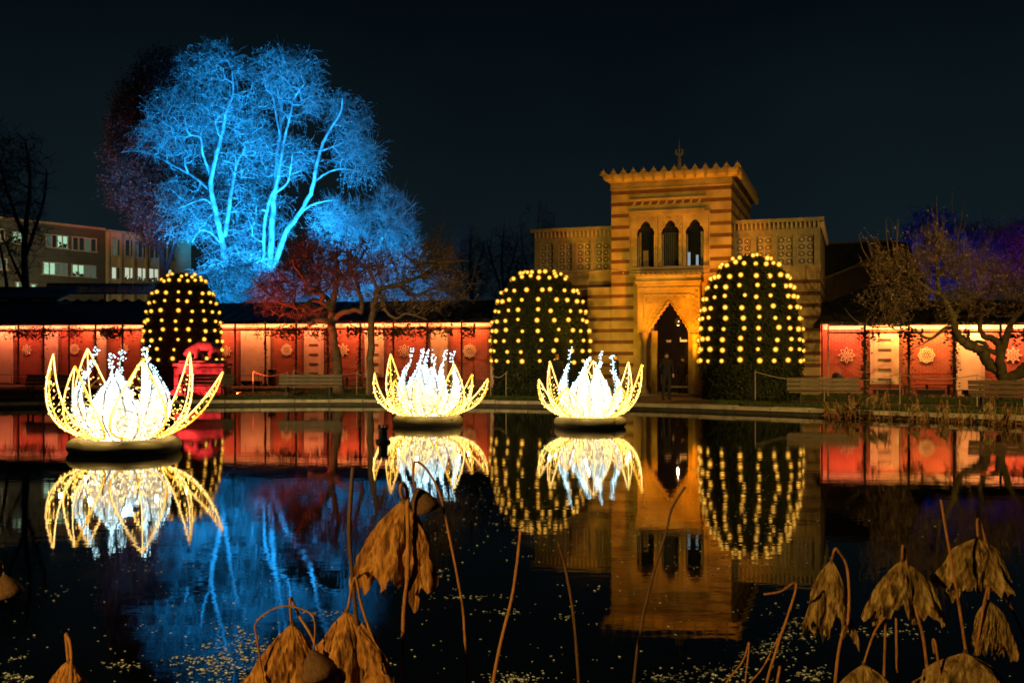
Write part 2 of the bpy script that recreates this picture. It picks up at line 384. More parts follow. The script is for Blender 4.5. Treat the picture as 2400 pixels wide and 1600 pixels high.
# ------------------------------------------------------------------ arcades left and right
def star_mesh(kind):
    mb = MB(); k = 8
    def bar(a, b, w=0.016):
        a, b = Vector(a), Vector(b); d = (b - a).normalized(); q = Vector((-d.y, d.x)) * w
        mb.prism([(a.x - q.x, a.y - q.y), (b.x - q.x, b.y - q.y), (b.x + q.x, b.y + q.y), (a.x + q.x, a.y + q.y)], -0.035, 0.0)
    pol = lambda r, a: (r * math.cos(a), r * math.sin(a))
    if kind == 0:
        for i in range(k):
            a = 2 * PI * i / k + PI / 8 * 0; h = PI / k
            tip = pol(0.5, a); l_ = pol(0.36, a - h * 0.72); r_ = pol(0.36, a + h * 0.72); o = pol(0.12, a)
            bar(o, l_); bar(l_, tip); bar(tip, r_); bar(r_, o)
    elif kind == 1:
        for i in range(k):
            a = 2 * PI * i / k
            for (r0, r1) in ((0.16, 0.34), (0.34, 0.5)):
                h = PI / k; mid = (r0 + r1) / 2 + 0.02
                pts = [pol(r0, a), pol(mid, a - h * 0.6), pol(r1, a), pol(mid, a + h * 0.6)]
                for q in range(4): bar(pts[q], pts[(q + 1) % 4])
            h = PI / k; pts = [pol(0.30, a + h), pol(0.37, a + h * 0.6), pol(0.45, a + h), pol(0.37, a + h * 1.4)]
            for q in range(4): bar(pts[q], pts[(q + 1) % 4])
    else:
        for o in (0, PI / 4):
            c = [pol(0.40, o + PI / 2 * q) for q in range(4)]
            for q in range(4): bar(c[q], c[(q + 1) % 4])
        for i in range(k):
            a = 2 * PI * i / k
            c = [pol(0.40, a), pol(0.45, a - 0.10), pol(0.50, a), pol(0.45, a + 0.10)]
            for q in range(4): bar(c[q], c[(q + 1) % 4])
            bar(pol(0.14, a), pol(0.26, a + PI / 8)); bar(pol(0.26, a + PI / 8), pol(0.14, a + PI / 4))
    bar(pol(0.10, 0), pol(0.10, PI / 2)); bar(pol(0.10, PI / 2), pol(0.10, PI)); bar(pol(0.10, PI), pol(0.10, -PI / 2)); bar(pol(0.10, -PI / 2), pol(0.10, 0))
    return mb.mesh('star_ornament', ORN)
STARS = [star_mesh(i) for i in range(3)]
slot_me = MB().box(-0.5, 0.5, -0.012, 0.0, -0.5, 0.5).mesh('slot', SLOT)
def vine(name_lab, pl, s0, s1, zr, zb, post_s, n_rail, n_post, seed):
    rnd = random.Random(seed)
    o = empty('climbing_vine', pl.o + pl.u * post_s + pl.v * -1.66 + Vector((0, 0, zb)), pl.ang, name_lab, 'vine', 'vines climbing the arcade posts')
    st = MB(); x0, x1 = s0 - post_s, s1 - post_s; H = zr - zb
    pts = [Vector((rnd.uniform(-0.05, 0.05), rnd.uniform(-0.06, 0.0), H * i / 8)) for i in range(9)]
    st.tube(pts, [0.03 - 0.0015 * i for i in range(9)], 5)
    for e_ in (x0, x1):
        q = [Vector((e_ * i / 8, rnd.uniform(-0.06, 0.02), H + rnd.uniform(-0.07, 0.08))) for i in range(9)]
        st.tube(q, [0.022 - 0.0018 * i for i in range(9)], 4)
        for _ in range(4):
            b = q[rnd.randrange(2, 9)]; st.tube([b, b + Vector((rnd.uniform(-0.2, 0.2), -0.05, -0.2)), b + Vector((rnd.uniform(-0.35, 0.35), -0.06, -rnd.uniform(0.3, 0.6)))], 0.008, 3)
    st.build('stem', BARKD, o)
    lf = MB()
    def leaf(c, s_):
        a = rnd.uniform(0, 2 * PI); t = rnd.uniform(-0.7, 0.7)
        ux = Vector((math.cos(a), math.sin(a) * 0.5, t * 0.5)).normalized(); uz = ux.cross(Vector((rnd.uniform(-.4, .4), 1, rnd.uniform(-.4, .4)))).normalized()
        lf.add([c - ux * s_, c + uz * s_ * 0.55, c + ux * s_, c - uz * s_ * 0.55], [(0, 1, 2, 3)])
    cl = [rnd.uniform(x0, x1) for _ in range(5)]
    for _ in range(int(n_rail * 2.4)):
        c = rnd.choice(cl); x = min(max(rnd.gauss(c, 0.28), x0), x1)
        leaf(Vector((x, rnd.uniform(-0.18, 0.1), H + min(0.22, rnd.gauss(-0.12, 0.17)))), rnd.uniform(0.04, 0.085))
    for _ in range(n_post):
        leaf(Vector((rnd.gauss(0, 0.09), rnd.uniform(-0.15, 0.1), H * rnd.random())), rnd.uniform(0.03, 0.065))
    tag(lf.build('leaves', VINE, o), kind='stuff')

def arcade(name, lab, pl, px0, px1, posts, panels, stars, zb, ze, ztop, roof_t):
    """pl: plane of the brick wall; the posts and the eave stand 1.6 m in front of it"""
    root = empty(name, pl.o, pl.ang, lab, 'wall')
    s0, s1 = pl.s(px0), pl.s(px1)
    L = s1 - s0
    MB().box(s0, s1, 0, 0.3, zb - 0.4, ze + 0.35).build('brick_wall', BRICK, root)
    MB().box(s0, s1, -0.05, -0.004, zb - 0.3, zb + 0.32).build('plinth', DBRICK, root)
    MB().box(s0, s1, -0.03, -0.004, ze - 0.16, ze + 0.34).build('plaster_frieze', PLAST, root)
    # roof: sloping slab from eave to ridge with standing seams
    e0 = -1.78; rf = MB()
    rf.xprism([(e0, ze), (e0, ze + 0.10), (roof_t, ztop), (roof_t, ztop - 0.1)], s0 - 0.3, s1 + 0.3)
    ro = rf.build('roof', ROOF, root)
    sm = MB(); k = int(L / 0.62)
    for i in range(k):
        x = s0 + L * (i + 0.5) / k
        sm.xprism([(e0 + 0.02, ze + 0.10), (e0 + 0.02, ze + 0.145), (roof_t - 0.02, ztop + 0.045), (roof_t - 0.02, ztop)], x - 0.015, x + 0.015)
    tag(sm.build('roof_seam', ROOF, ro), kind='stuff')
    MB().box(s0, s1, e0 - 0.05, e0 + 0.06, ze - 0.06, ze - 0.003).build('eave_beam', IRON, root)
    gb = MB()
    for i in range(int(L / 1.1)):
        x = s0 + 0.5 + i * 1.1; gb.lathe([(0.03, ze + 0.02), (0.055, ze + 0.05), (0.03, ze + 0.09)], 8, (x, e0 - 0.09))
    tag(gb.build('eave_stud', GST, root), kind='stuff')
    MB().box(s0, s1, -1.64, -1.57, ze - 0.36, ze - 0.29).build('rail', IRON, root)
    pm = MB().tube([(0, 0, 0), (0, 0, ze - zb - 0.03)], 0.045, 8).box(-0.08, 0.08, -0.08, 0.08, 0, 0.12).mesh('post', IRON)
    for px in posts: link('post', pm, root, (pl.s(px, -1.6), -1.6, zb))
    for (a, b, kind) in panels:
        x0, x1 = pl.s(a), pl.s(b); zt, zq = ze - 0.34, zb + 0.42 if kind else zb - 0.05
        MB().box(x0, x1, -0.07, -0.004, zq, zt).build('niche_frame', PLAST, root)
        w = x1 - x0
        pn = MB().box(x0 + w * 0.14, x1 - w * 0.14, -0.082, -0.0705, zq + 0.10, zt - 0.08).build('niche_panel', mat('niche_plaster', (0.58, 0.48, 0.37), 0.85, 0.12, 3), root)
        if kind:
            for q in range(5):
                link('slot', slot_me, pn, ((x0 + x1) / 2, -0.0835, zt - 0.24 - q * (zt - zq - 0.42) / 4), None, (w * 0.46, 1.0, 0.085))
        for sx in (x0 - 0.16, x1 + 0.02):
            MB().box(sx, sx + 0.14, -0.045, -0.0045, zb + 0.33, ze - 0.165).build('brick_pilaster', DBRICK, root)
    for i, (px, py, w) in enumerate(stars):
        d = pl.d(px); o = link('star_ornament', STARS[i % 3], root, (pl.s(px), -0.006, Zat(py, d)), None, (w * d / F,) * 3)
        o.scale = (w * d / F, 1.0, w * d / F)
    return root, s0, s1

AL = Plane.thru(0, 53.5, 1145, 48.5)
zbL, zeL = 0.35, 3.44
lposts = [-18, 43, 102, 162, 224, 287, 350, 414, 482, 551, 622, 694, 769, 844, 922, 1001, 1082, 1160]
lpan = [(-14, 32, 0), (104, 137, 0), (226, 250, 0), (335, 342, 0), (440, 480, 0), (566, 634, 0), (714, 759, 1), (856, 900, 1), (1010, 1049, 0), (1150, 1180, 0)]
lst = [(63, 820, 25), (175, 818, 26), (292, 818, 26), (530, 823, 26), (672, 820, 28), (804, 820, 30), (948, 822, 30), (1101, 822, 33)]
arL, sL0, sL1 = arcade('arcade_wall', 'long red brick arcade wall with cream niches left of the tower', AL, -120, 1262, lposts, lpan, lst, zbL, zeL, 4.62, 1.5)
AR = Plane.thru(1928, 40.6, 2400, 39.2)
zbR, zeR = 0.27, 3.05
rposts = [2027, 2130, 2236, 2345, 2456]
rpan = [(2039, 2106, 1), (2241, 2307, 0), (2440, 2500, 1)]
rst = [(1984, 832, 37), (2171, 832, 38), (2374, 832, 38)]
arR, sR0, sR1 = arcade('arcade_wall', 'short orange lit brick arcade wall right of the tower', AR, 1928, 2560, rposts, rpan, rst, zbR, zeR, 4.1, 1.5)
MB().box(AR.s(1928) - 0.02, AR.s(1928) + 0.035, -1.72, -1.66, zbR - 0.1, zeR - 0.07).build('downpipe', mat('pale_pipe', (0.5, 0.3, 0.25), 0.5), arR)
# strip lamps under the eaves
def strip(pl, s0, s1, z, watt, col, t=-0.42):
    a = pl.o + pl.u * ((s0 + s1) / 2) + pl.v * t; a.z = z
    aim = a + pl.v * 0.42 + Vector((0, 0, -0.75))
    L = bpy.data.lights.new('eave_strip_lamp', 'AREA'); L.shape = 'RECTANGLE'; L.size = abs(s1 - s0); L.size_y = 0.06; L.energy = watt; L.color = col
    o = bpy.data.objects.new('eave_strip_lamp', L); C.objects.link(o); o.location = a
    z_ = -(aim - a).normalized(); x_ = pl.u.copy(); y_ = z_.cross(x_)
    o.rotation_euler = Matrix((x_, y_, z_)).transposed().to_euler()
rs_ = random.Random(31)
ks = 13
for i in range(ks):
    a = sL0 + (sL1 - sL0) * i / ks; b = sL0 + (sL1 - sL0) * (i + 1) / ks; t = i / (ks - 1); w = rs_.uniform(-0.3, 0.25)
    strip(AL, a + 0.15, b - 0.15, zeL - 0.01, 108 * (1 + w), (1.0, 0.185 + 0.07 * t + rs_.uniform(-0.02, 0.03), 0.085 - 0.015 * t))
strip(AR, sR0, AR.s(2045), zeR - 0.01, 110, (1.0, 0.20, 0.08))
strip(AR, AR.s(2055), AR.s(2225), zeR - 0.01, 210, (1.0, 0.34, 0.07))
strip(AR, AR.s(2235), AR.s(2325), zeR - 0.01, 150, (1.0, 0.34, 0.09))
strip(AR, AR.s(2335), sR1, zeR - 0.01, 250, (1.0, 0.23, 0.08))
vl = [(43, -10, 105, 170, 40), (102, 60, 162, 110, 90), (224, 165, 287, 160, 190), (287, 240, 350, 130, 30), (622, 560, 690, 110, 40), (694, 660, 740, 110, 70), (769, 745, 800, 60, 240), (844, 815, 900, 130, 200), (922, 900, 985, 180, 60), (1001, 985, 1058, 110, 150), (1082, 1082, 1112, 70, 10)]
lb = ['thick vine over the far left end of the rail', 'vine on the second post from the left edge', 'leafy vine hiding the post behind the left lotus', 'thin vine trailing off the post left of the small dome', 'vine on the post beside the wide plain niche', 'vine forking up the post left of the slotted niche', 'dense vine wrapped round the post beside the red tree', 'dense vine on the post left of the second slotted niche', 'vine trailing along the rail above a star ornament', 'vine with hanging shoots above the middle lotus', 'small leaf clump on the last rail before the middle dome']
for i, (p_, a, b, nr, np_) in enumerate(vl):
    vine(lb[i], AL, AL.s(a, -1.66), AL.s(b, -1.66), zeL - 0.33, zbL, AL.s(p_, -1.66), nr, np_, i)
vr = [(2027, 2010, 2060, 40, 260), (2130, 2110, 2160, 60, 170), (2236, 2215, 2270, 60, 260), (2345, 2330, 2400, 60, 80)]
lb = ['dense vine column on the post beside the litter bin', 'vine on the post right of the slotted niche, near the yellow star', 'vine on the post left of the plain bright niche', 'vine on the post behind the right tree trunk']
for i, (p_, a, b, nr, np_) in enumerate(vr):
    vine(lb[i], AR, AR.s(a, -1.66), AR.s(b, -1.66), zeR - 0.33, zbR, AR.s(p_, -1.66), nr, np_, 40 + i)

# ------------------------------------------------------------------ the tower pavilion
TA = math.radians(-19)
TP = Plane(X(1714, 40.0), 40.0, TA)
tw = empty('tower_pavilion', (TP.o.x, TP.o.y, 0), TA, 'striped yellow stone tower gate with arched door and crenellated roof', 'tower')
sl = TP.s(1433); DT = 7.6; TOP = 8.72
def ts(px, t=0.0): return TP.s(px, t)
wx0, wx1 = ts(1478), ts(1661); wz0, wz1 = 5.35, 7.68
dx0, dx1 = ts(1526), ts(1613); dzs = 4.25
MB().box(sl, wx0, 0, 0.6, 0, TOP).build('wall_pier', YST, tw)
MB().box(wx1, 0, 0, 0.6, 0, TOP).build('wall_pier', YST, tw)
MB().box(wx0, wx1, 0, 0.6, wz1, TOP).build('wall_panel', YST, tw)
MB().box(wx0, wx1, 0, 0.6, dzs, wz0).build('wall_panel', YST, tw)
MB().box(wx0, dx0, 0, 0.6, 0, dzs).build('wall_panel', YST, tw)
MB().box(dx1, wx1, 0, 0.6, 0, dzs).build('wall_panel', YST, tw)
MB().box(-0.6, 0, 0.6, DT, 0, TOP).build('side_wall', YST, tw)
MB().box(sl, sl + 0.6, 0.6, DT, 0, TOP).build('side_wall', YST, tw)
MB().box(sl + 0.6, -0.6, DT - 0.5, DT, 0, TOP).build('back_wall', YST, tw)
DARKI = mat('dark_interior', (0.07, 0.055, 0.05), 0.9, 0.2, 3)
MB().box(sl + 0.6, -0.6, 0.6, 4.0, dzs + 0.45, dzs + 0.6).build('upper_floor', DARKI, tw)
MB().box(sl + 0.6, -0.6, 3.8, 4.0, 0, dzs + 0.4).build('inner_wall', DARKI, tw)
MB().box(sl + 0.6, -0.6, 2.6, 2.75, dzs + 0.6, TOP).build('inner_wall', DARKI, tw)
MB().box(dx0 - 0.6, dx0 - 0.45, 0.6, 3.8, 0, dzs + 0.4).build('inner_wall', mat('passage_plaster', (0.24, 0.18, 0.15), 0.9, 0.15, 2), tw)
MB().box(dx0 - 0.4, dx1 + 0.5, 0.6, 3.8, 0.0, GZ + 0.03).build('threshold', GST, tw)
# courses: dark bands
for i in range(18):
    z = 8.60 - 0.477 * i
    if z < 0.3: break
    z0, z1 = z - 0.075, z + 0.075
    if i < 2:
        MB().box(sl - 0.004, 0.004, -0.006, 0.4, z0, z1).build('stone_band', RST, tw)
    else:
        MB().box(sl - 0.004, wx0 - (0.05 if z > 5.2 else -0.12), -0.006, 0.4, z0, z1).build('stone_band', RST, tw)
        MB().box(wx1 + (0.05 if z > 5.2 else -0.05), 0.004, -0.006, 0.4, z0, z1).build('stone_band', RST, tw)
    MB().box(-0.4, 0.005, 0.41, DT + 0.005, z0, z1).build('stone_band', RST, tw)
# cornice
fr = MB().box(sl - 0.05, 0.05, -0.05, DT + 0.05, TOP, TOP + 0.04).box(sl - 0.03, 0.03, -0.03, DT + 0.03, TOP + 0.041, 9.02)
k = 60
for i in range(k):
    x = sl + (0 - sl) * (i + 0.5) / k; fr.box(x - 0.022, x + 0.022, -0.055, -0.03, TOP + 0.09, 8.97)
for i in range(90):
    y = DT * (i + 0.5) / 90; fr.box(0.03, 0.055, y - 0.022, y + 0.022, TOP + 0.09, 8.97)
fr.build('frieze', YST, tw)
OV = 0.31
def frustum(mb, a, b, z0, z1):
    x0, x1, y0, y1 = a; q0, q1, r0, r1 = b
    mb.add([(x0, y0, z0), (x1, y0, z0), (x1, y1, z0), (x0, y1, z0), (q0, r0, z1), (q1, r0, z1), (q1, r1, z1), (q0, r1, z1)],
           [(0, 3, 2, 1), (4, 5, 6, 7), (0, 1, 5, 4), (1, 2, 6, 5), (2, 3, 7, 6), (3, 0, 4, 7)])
cn = MB(); lv = [(0.06, 9.021), (0.14, 9.07), (0.23, 9.11), (0.27, 9.16), (0.28, 9.24)]
for (o0, z0), (o1, z1) in zip(lv, lv[1:]):
    frustum(cn, (sl - o0, o0, -o0, DT + o0), (sl - o1, o1, -o1, DT + o1), z0, z1)
cn.build('cornice', YST, tw)
tr = MB(); tr.box(sl - OV, OV, -OV, DT + OV, 9.241, 9.33); tr.build('gutter', YST, tw)
nb = 14; W_ = (OV - sl + OV)
bk = MB().prism([(-0.035, -0.09), (-0.02, -0.13), (0.02, -0.13), (0.035, -0.09), (0.03, 0.19), (-0.03, 0.19)], -0.06, 0.06).mesh('bracket', YST)
mer = MB().prism([(-0.15, 0), (-0.15, 0.08), (-0.09, 0.11), (-0.12, 0.17), (-0.07, 0.22), (-0.04, 0.21), (0, 0.36), (0.04, 0.21), (0.07, 0.22), (0.12, 0.17), (0.09, 0.11), (0.15, 0.08), (0.15, 0)], -0.03, 0.03).prism([(-0.21, 0), (-0.21, 0.05), (-0.15, 0.07), (0.15, 0.07), (0.21, 0.05), (0.21, 0)], -0.035, 0.035).mesh('merlon', YST)
for i in range(nb):
    x = sl - OV + 0.04 + (W_ - 0.08) * i / (nb - 1)
    link('merlon', mer, tw, (x, -OV + 0.04, 9.331), None, (0.78, 0.8, 0.74))
    if 0 < i < nb - 1: link('bracket', bk, tw, (x, -OV + 0.01, 9.13))
ns = 20
for i in range(1, ns):
    y = -OV + 0.04 + (DT + 2 * OV - 0.08) * i / (ns - 1)
    link('merlon', mer, tw, (OV - 0.04, y, 9.331), (0, 0, PI / 2), (0.78, 0.8, 0.74)); link('bracket', bk, tw, (OV - 0.01, y, 9.13), (0, 0, PI / 2))
rf = MB(); frustum(rf, (sl - 0.3, 0.3, -0.3, DT + 0.3), (sl / 2 - 0.2, sl / 2 + 0.2, DT / 2 - 0.2, DT / 2 + 0.2), 9.335, 9.95)
rf.build('roof', ROOF, tw)
fx = ts(1592, DT / 2)
fi = MB().lathe([(0.34, 9.75), (0.22, 10.0), (0.10, 10.3), (0.07, 10.5), (0.12, 10.55), (0.06, 10.62), (0.05, 10.78)], 10, (fx, DT / 2))
fi.tube([(fx + 0.15 * math.sin(a), DT / 2, 10.93 - 0.15 * math.cos(a)) for a in [R(x) for x in range(-140, 141, 20)]], [0.03 + 0.035 * math.cos(R(x) * 0.62) for x in range(-140, 141, 20)], 6)
fi.lathe([(0.03, 10.78), (0.035, 11.0), (0.012, 11.25), (0.004, 11.5)], 6, (fx, DT / 2))
fi.build('finial', mat('pale_metal', (0.5, 0.45, 0.36), 0.5), tw)
# hood over the window group: row of corbelled pendants
hd = MB()
h0, h1 = ts(1488), ts(1640)
pd_ = MB().prism([(-0.16, 7.99), (0, 8.03), (0.05, 8.20), (0.0, 8.24), (-0.02, 8.22), (-0.06, 8.10), (-0.17, 8.03)], -0.045, -0.002).mesh('pendant', YST)
for i in range(9): link('pendant', pd_, tw, (h0 + (h1 - h0) * i / 8, 0, 0))
hd.box(h0 - 0.2, h1 + 0.25, -0.09, -0.002, 8.245, 8.30).box(h0 - 0.25, h1 + 0.2, -0.12, -0.002, 7.72, 7.80)
hd.build('window_hood', YST, tw)
# window surround with three lobed windows
def lobed(w, h, nl=3, n_=6):
    """half arch from (-w,0) up to (0,h), scalloped, mirrored: list of (x,z)"""
    base = [(-w, 0), (-w * 0.96, h * 0.30), (-w * 0.60, h * 0.55), (-w * 0.42, h * 0.80), (0, h)]
    pts = []
    for (a, b) in zip(base, base[1:]):
        for q in range(n_):
            t = q / n_; bulge = math.sin(PI * t) * 0.07 * w
            nx, nz = -(b[1] - a[1]), (b[0] - a[0]); L = math.hypot(nx, nz)
            pts.append((a[0] + (b[0] - a[0]) * t + nx / L * bulge, a[1] + (b[1] - a[1]) * t + nz / L * bulge))
    pts.append((0, h))
    return pts + [(-x, z) for x, z in pts[-2::-1]]
MB().box(wx0 - 0.05, wx1 + 0.05, -0.10, -0.002, wz1 - 0.10, wz1 + 0.03).build('window_lintel', YST, tw)
MB().box(wx0 - 0.02, wx1 + 0.02, -0.14, 0.1, wz0 + 0.02, wz0 + 0.12).build('window_sill', YST, tw)
wins = [(1493, 1533), (1551, 1591), (1608, 1649)]
edges = [wx0] + [(ts(wins[i][1]) + ts(wins[i + 1][0])) / 2 for i in range(2)] + [wx1]
for i, (a, b) in enumerate(wins):
    x0, x1 = ts(a), ts(b); c = (x0 + x1) / 2; hw = (x1 - x0) / 2; zs, za = 6.80, 7.38
    f_ = MB()
    arch = [(c + x, zs + z) for x, z in lobed(hw, za - zs)]
    top = wz1 - 0.10
    lo = (edges[i] + 0.01, edges[i + 1] - 0.01)
    f_.prism([(lo[0], zs)] + arch + [(lo[1], zs), (lo[1], top), (lo[0], top)], -0.03 if i != 1 else -0.02, 0.08)
    f_.box(lo[0], x0, -0.028, 0.08, wz0 + 0.121, zs - 0.001).box(x1, lo[1], -0.028, 0.08, wz0 + 0.121, zs - 0.001)
    w_o = f_.build('window', CST if i == 1 else YST, tw)
    for xm in (lo[0] + 0.03, lo[1] - 0.07): MB().box(xm, xm + 0.04, -0.05, -0.03, wz0 + 0.13, zs).build('moulding', CST, w_o)
    MB().tube([(c + 0.07 * math.cos(q * PI / 6), -0.04, za + 0.13 + 0.07 * math.sin(q * PI / 6)) for q in range(13)], 0.012, 4).build('roundel', CST, w_o)
    MB().box(x0, x1, 0.30, 0.32, wz0 + 0.12, za).build('pane', GLASS, w_o)
    MB().box(x0, x1, 0.20, 0.28, wz0 + 0.121, wz0 + 0.17).box(x0, x0 + 0.03, 0.20, 0.28, wz0 + 0.17, zs).box(x1 - 0.03, x1, 0.20, 0.28, wz0 + 0.17, zs).build('frame', mat('pale_frame', (0.45, 0.42, 0.38), 0.6), w_o)
    if i == 1:
        cu = MB()
        for q in range(9): cu.tube([(x0 + (x1 - x0) * (q + 0.5) / 9, 0.27, wz0 + 0.18), (x0 + (x1 - x0) * (q + 0.5) / 9, 0.27, zs + 0.1)], 0.028, 6)
        cu.build('curtain', mat('grey_curtain', (0.06, 0.065, 0.075), 0.9), w_o)
    if i == 0: MB().box(x0 + 0.05, x0 + 0.13, 0.25, 0.29, wz0 + 0.18, zs + 0.15).box(x0 + 0.2, x0 + 0.42, 0.285, 0.298, wz0 + 0.18, wz0 + 0.85).build('curtain', mat('beige_curtain', (0.22, 0.16, 0.09), 0.9), w_o)
    if i == 2:
        MB().box(x0 + 0.02, x0 + 0.13, 0.285, 0.298, wz0 + 0.18, wz0 + 0.72).box(x0 + 0.36, x0 + 0.46, 0.285, 0.298, wz0 + 0.18, wz0 + 0.6).build('lit_interior', glow('cool_room', (0.62, 0.80, 0.85), 0.42), w_o)
        MB().box(x1 - 0.15, x1 - 0.06, 0.25, 0.29, wz0 + 0.18, zs + 0.1).build('curtain', mat('pale_curtain', (0.4, 0.38, 0.36), 0.9), w_o)
# portal
pt = -0.55
px0, px1 = ts(1493, pt), ts(1641, pt); zt = 4.78
ax = ts(1568, pt); hl, hr = ts(1522, pt), ts(1612, pt); zsp, zap = 2.84, 4.02
pr = MB()
def half(x0, z0, x1, z1, nlobe, sgn):
    out = []
    for q in range(nlobe * 6 + 1):
        t = q / (nlobe * 6); ph = (t * nlobe) % 1.0
        x = x0 + (x1 - x0) * (t ** 1.12); z = z0 + (z1 - z0) * t
        b = 0.05 * math.sin(PI * ph); out.append((x - sgn * b * 0.75, z + b * 0.6))
    return out
L_ = half(hl, zsp, ax, zap, 7, 1); R_ = half(hr, zsp, ax, zap, 7, -1)
arch = L_ + R_[::-1][1:]
pr.prism([(px0, zsp)] + arch + [(px1, zsp), (px1, zt), (px0, zt)], pt, -0.004)
po = pr.build('portal', YST, tw)
carv = MB()
carv.box(px0 + 0.02, px1 - 0.02, pt - 0.03, pt - 0.001, 4.56, 4.60).box(px0 + 0.30, px1 - 0.36, pt - 0.03, pt - 0.001, 4.28, 4.31)
carv.box(px1 - 0.40, px1 - 0.36, pt - 0.035, pt - 0.001, 2.95, 4.30).box(px1 - 0.05, px1 - 0.01, pt - 0.035, pt - 0.001, 2.86, 4.55)
carv.box(px0 + 0.03, px0 + 0.06, pt - 0.03, pt - 0.001, 2.86, 4.55).box(px0 + 0.28, px0 + 0.31, pt - 0.03, pt - 0.001, 3.2, 4.27)
rr = random.Random(3)
for q in range(46):     # arabesque relief on the right pilaster
    z = 2.98 + 1.5 * q / 46; x = px1 - 0.205 + 0.09 * math.sin(q * 0.9)
    carv.tube([(x + 0.035 * math.cos(a), pt - 0.012, z + 0.035 * math.sin(a)) for a in [w * PI / 4 + q for w in range(7)]], 0.011, 4)
for q in range(150):    # arabesque in the spandrels
    x = rr.uniform(px0 + 0.34, px1 - 0.42); z = rr.uniform(3.0, 4.22)
    lim = zsp + (zap - zsp) * (1 - abs(x - ax) / (ax - hl if x < ax else hr - ax)) + 0.14
    if z < lim: continue
    carv.tube([(x + 0.04 * math.cos(a), pt - 0.010, z + 0.04 * math.sin(a)) for a in [w * PI / 4 + q for w in range(6)]], 0.010, 4)
tag(carv.build('carving', CST, po), kind='stuff')
intr = MB()
for (x, z), (x2, z2) in zip(arch, arch[1:]):
    intr.tube([(x, pt - 0.02, z), (x2, pt - 0.02, z2)], 0.03, 5)
intr.build('arch_edge', YST, po)
pc_ = MB().box(px0 - 0.06, px1 + 0.06, pt - 0.12, -0.004, zt + 0.001, zt + 0.07).box(px0 - 0.02, px1 + 0.03, pt - 0.06, -0.004, zt + 0.071, zt + 0.30)
for q in range(42): 
    x = px0 + (px1 - px0) * (q + 0.5) / 42; pc_.box(x - 0.018, x + 0.018, pt - 0.09, pt - 0.001, zt - 0.06, zt)
pc_.build('portal_cornice', YST, po)
cm_ = MB().prism([(-0.11, 0), (-0.09, 0.06), (-0.03, 0.08), (0, 0.16), (0.03, 0.08), (0.09, 0.06), (0.11, 0)], -0.05, 0.02).mesh('crest_merlon', CST)
for q in range(13): link('crest_merlon', cm_, po, (px0 + 0.05 + (px1 - px0 - 0.1) * q / 12, pt, zt + 0.301))
for a, b in ((1502, 1516), (1623, 1635)):
    x = (ts(a, pt + 0.16) + ts(b, pt + 0.16)) / 2; r = 0.105
    cl = MB().lathe([(0.19, GZ), (0.19, GZ + 0.14), (0.15, GZ + 0.2), (r, GZ + 0.28), (r * 0.95, 2.25), (r * 1.25, 2.29), (r * 1.0, 2.33), (0.17, 2.62), (0.21, 2.76)], 14, (x, pt + 0.16)).build('column', YST, tw, True)
    MB().box(x - 0.23, x + 0.23, pt - 0.03, -0.004, 2.765, zsp - 0.001).build('capital', CST, cl)
MB().box(px0 + 0.55, px0 + 0.75, pt + 0.35, -0.004, GZ, zsp).build('jamb', YST, tw)
MB().box(px0 - 0.1, px1 + 0.1, pt - 0.7, -0.004, 0.0, GZ + 0.06).build('step', GST, tw)
# wings
def lattice(w, h):
    mb = MB(); 
    cols, rows = 2, 4; cw, rh = w / cols, h / rows
    for i in range(cols + 1): mb.box(i * cw - 0.007, i * cw + 0.007, -0.02, 0.02, 0, h)
    for j in range(rows + 1): mb.box(0, w, -0.018, 0.018, j * rh - 0.006, j * rh + 0.006)
    for i in range(cols + 1):
        for j in range(rows + 1):
            for q in range(4):
                a = q * PI / 2 + PI / 4; r = min(cw, rh) * 0.30
                x, z = i * cw, j * rh
                p0 = (x + r * math.cos(a - PI / 4), z + r * math.sin(a - PI / 4)); p1 = (x + r * math.cos(a + PI / 4), z + r * math.sin(a + PI / 4))
                if -0.01 <= min(p0[0], p1[0]) and max(p0[0], p1[0]) <= w + 0.01 and -0.01 <= min(p0[1], p1[1]) and max(p0[1], p1[1]) <= h + 0.01:
                    mb.tube([(p0[0], 0, p0[1]), (p1[0], 0, p1[1])], 0.009, 4)
    return mb.mesh('lattice_grid', mat('lattice_stone', (0.78, 0.68, 0.52), 0.85, 0.2, 8))
def rosette(r):
    mb = MB(); k = 8
    mb.lathe([(r * 0.26, 0), (r * 0.26, 0.05)], 8)
    for i in range(k):
        a = 2 * PI * i / k; a2 = 2 * PI * (i + 1) / k; b = a + PI / k
        mb.tube([(r * math.cos(a), r * math.sin(a), 0.02), (r * math.cos(a2), r * math.sin(a2), 0.02)], r * 0.045, 4)
        mb.tube([(r * 0.42 * math.cos(b), r * 0.42 * math.sin(b), 0.02), (r * 0.70 * math.cos(b), r * 0.70 * math.sin(b), 0.02)], r * 0.10, 4)
    return mb.mesh('rosette', mat('lattice_stone', (0.5, 0.38, 0.22)))
WT = 0.6; WTOP = 7.26
CORB = MB().prism([(-0.022, 0), (0.022, 0), (0.026, 0.24), (-0.026, 0.24)], -0.149, 0.0).mesh('corbel', mat('pale_corbel', (0.46, 0.38, 0.27), 0.8))
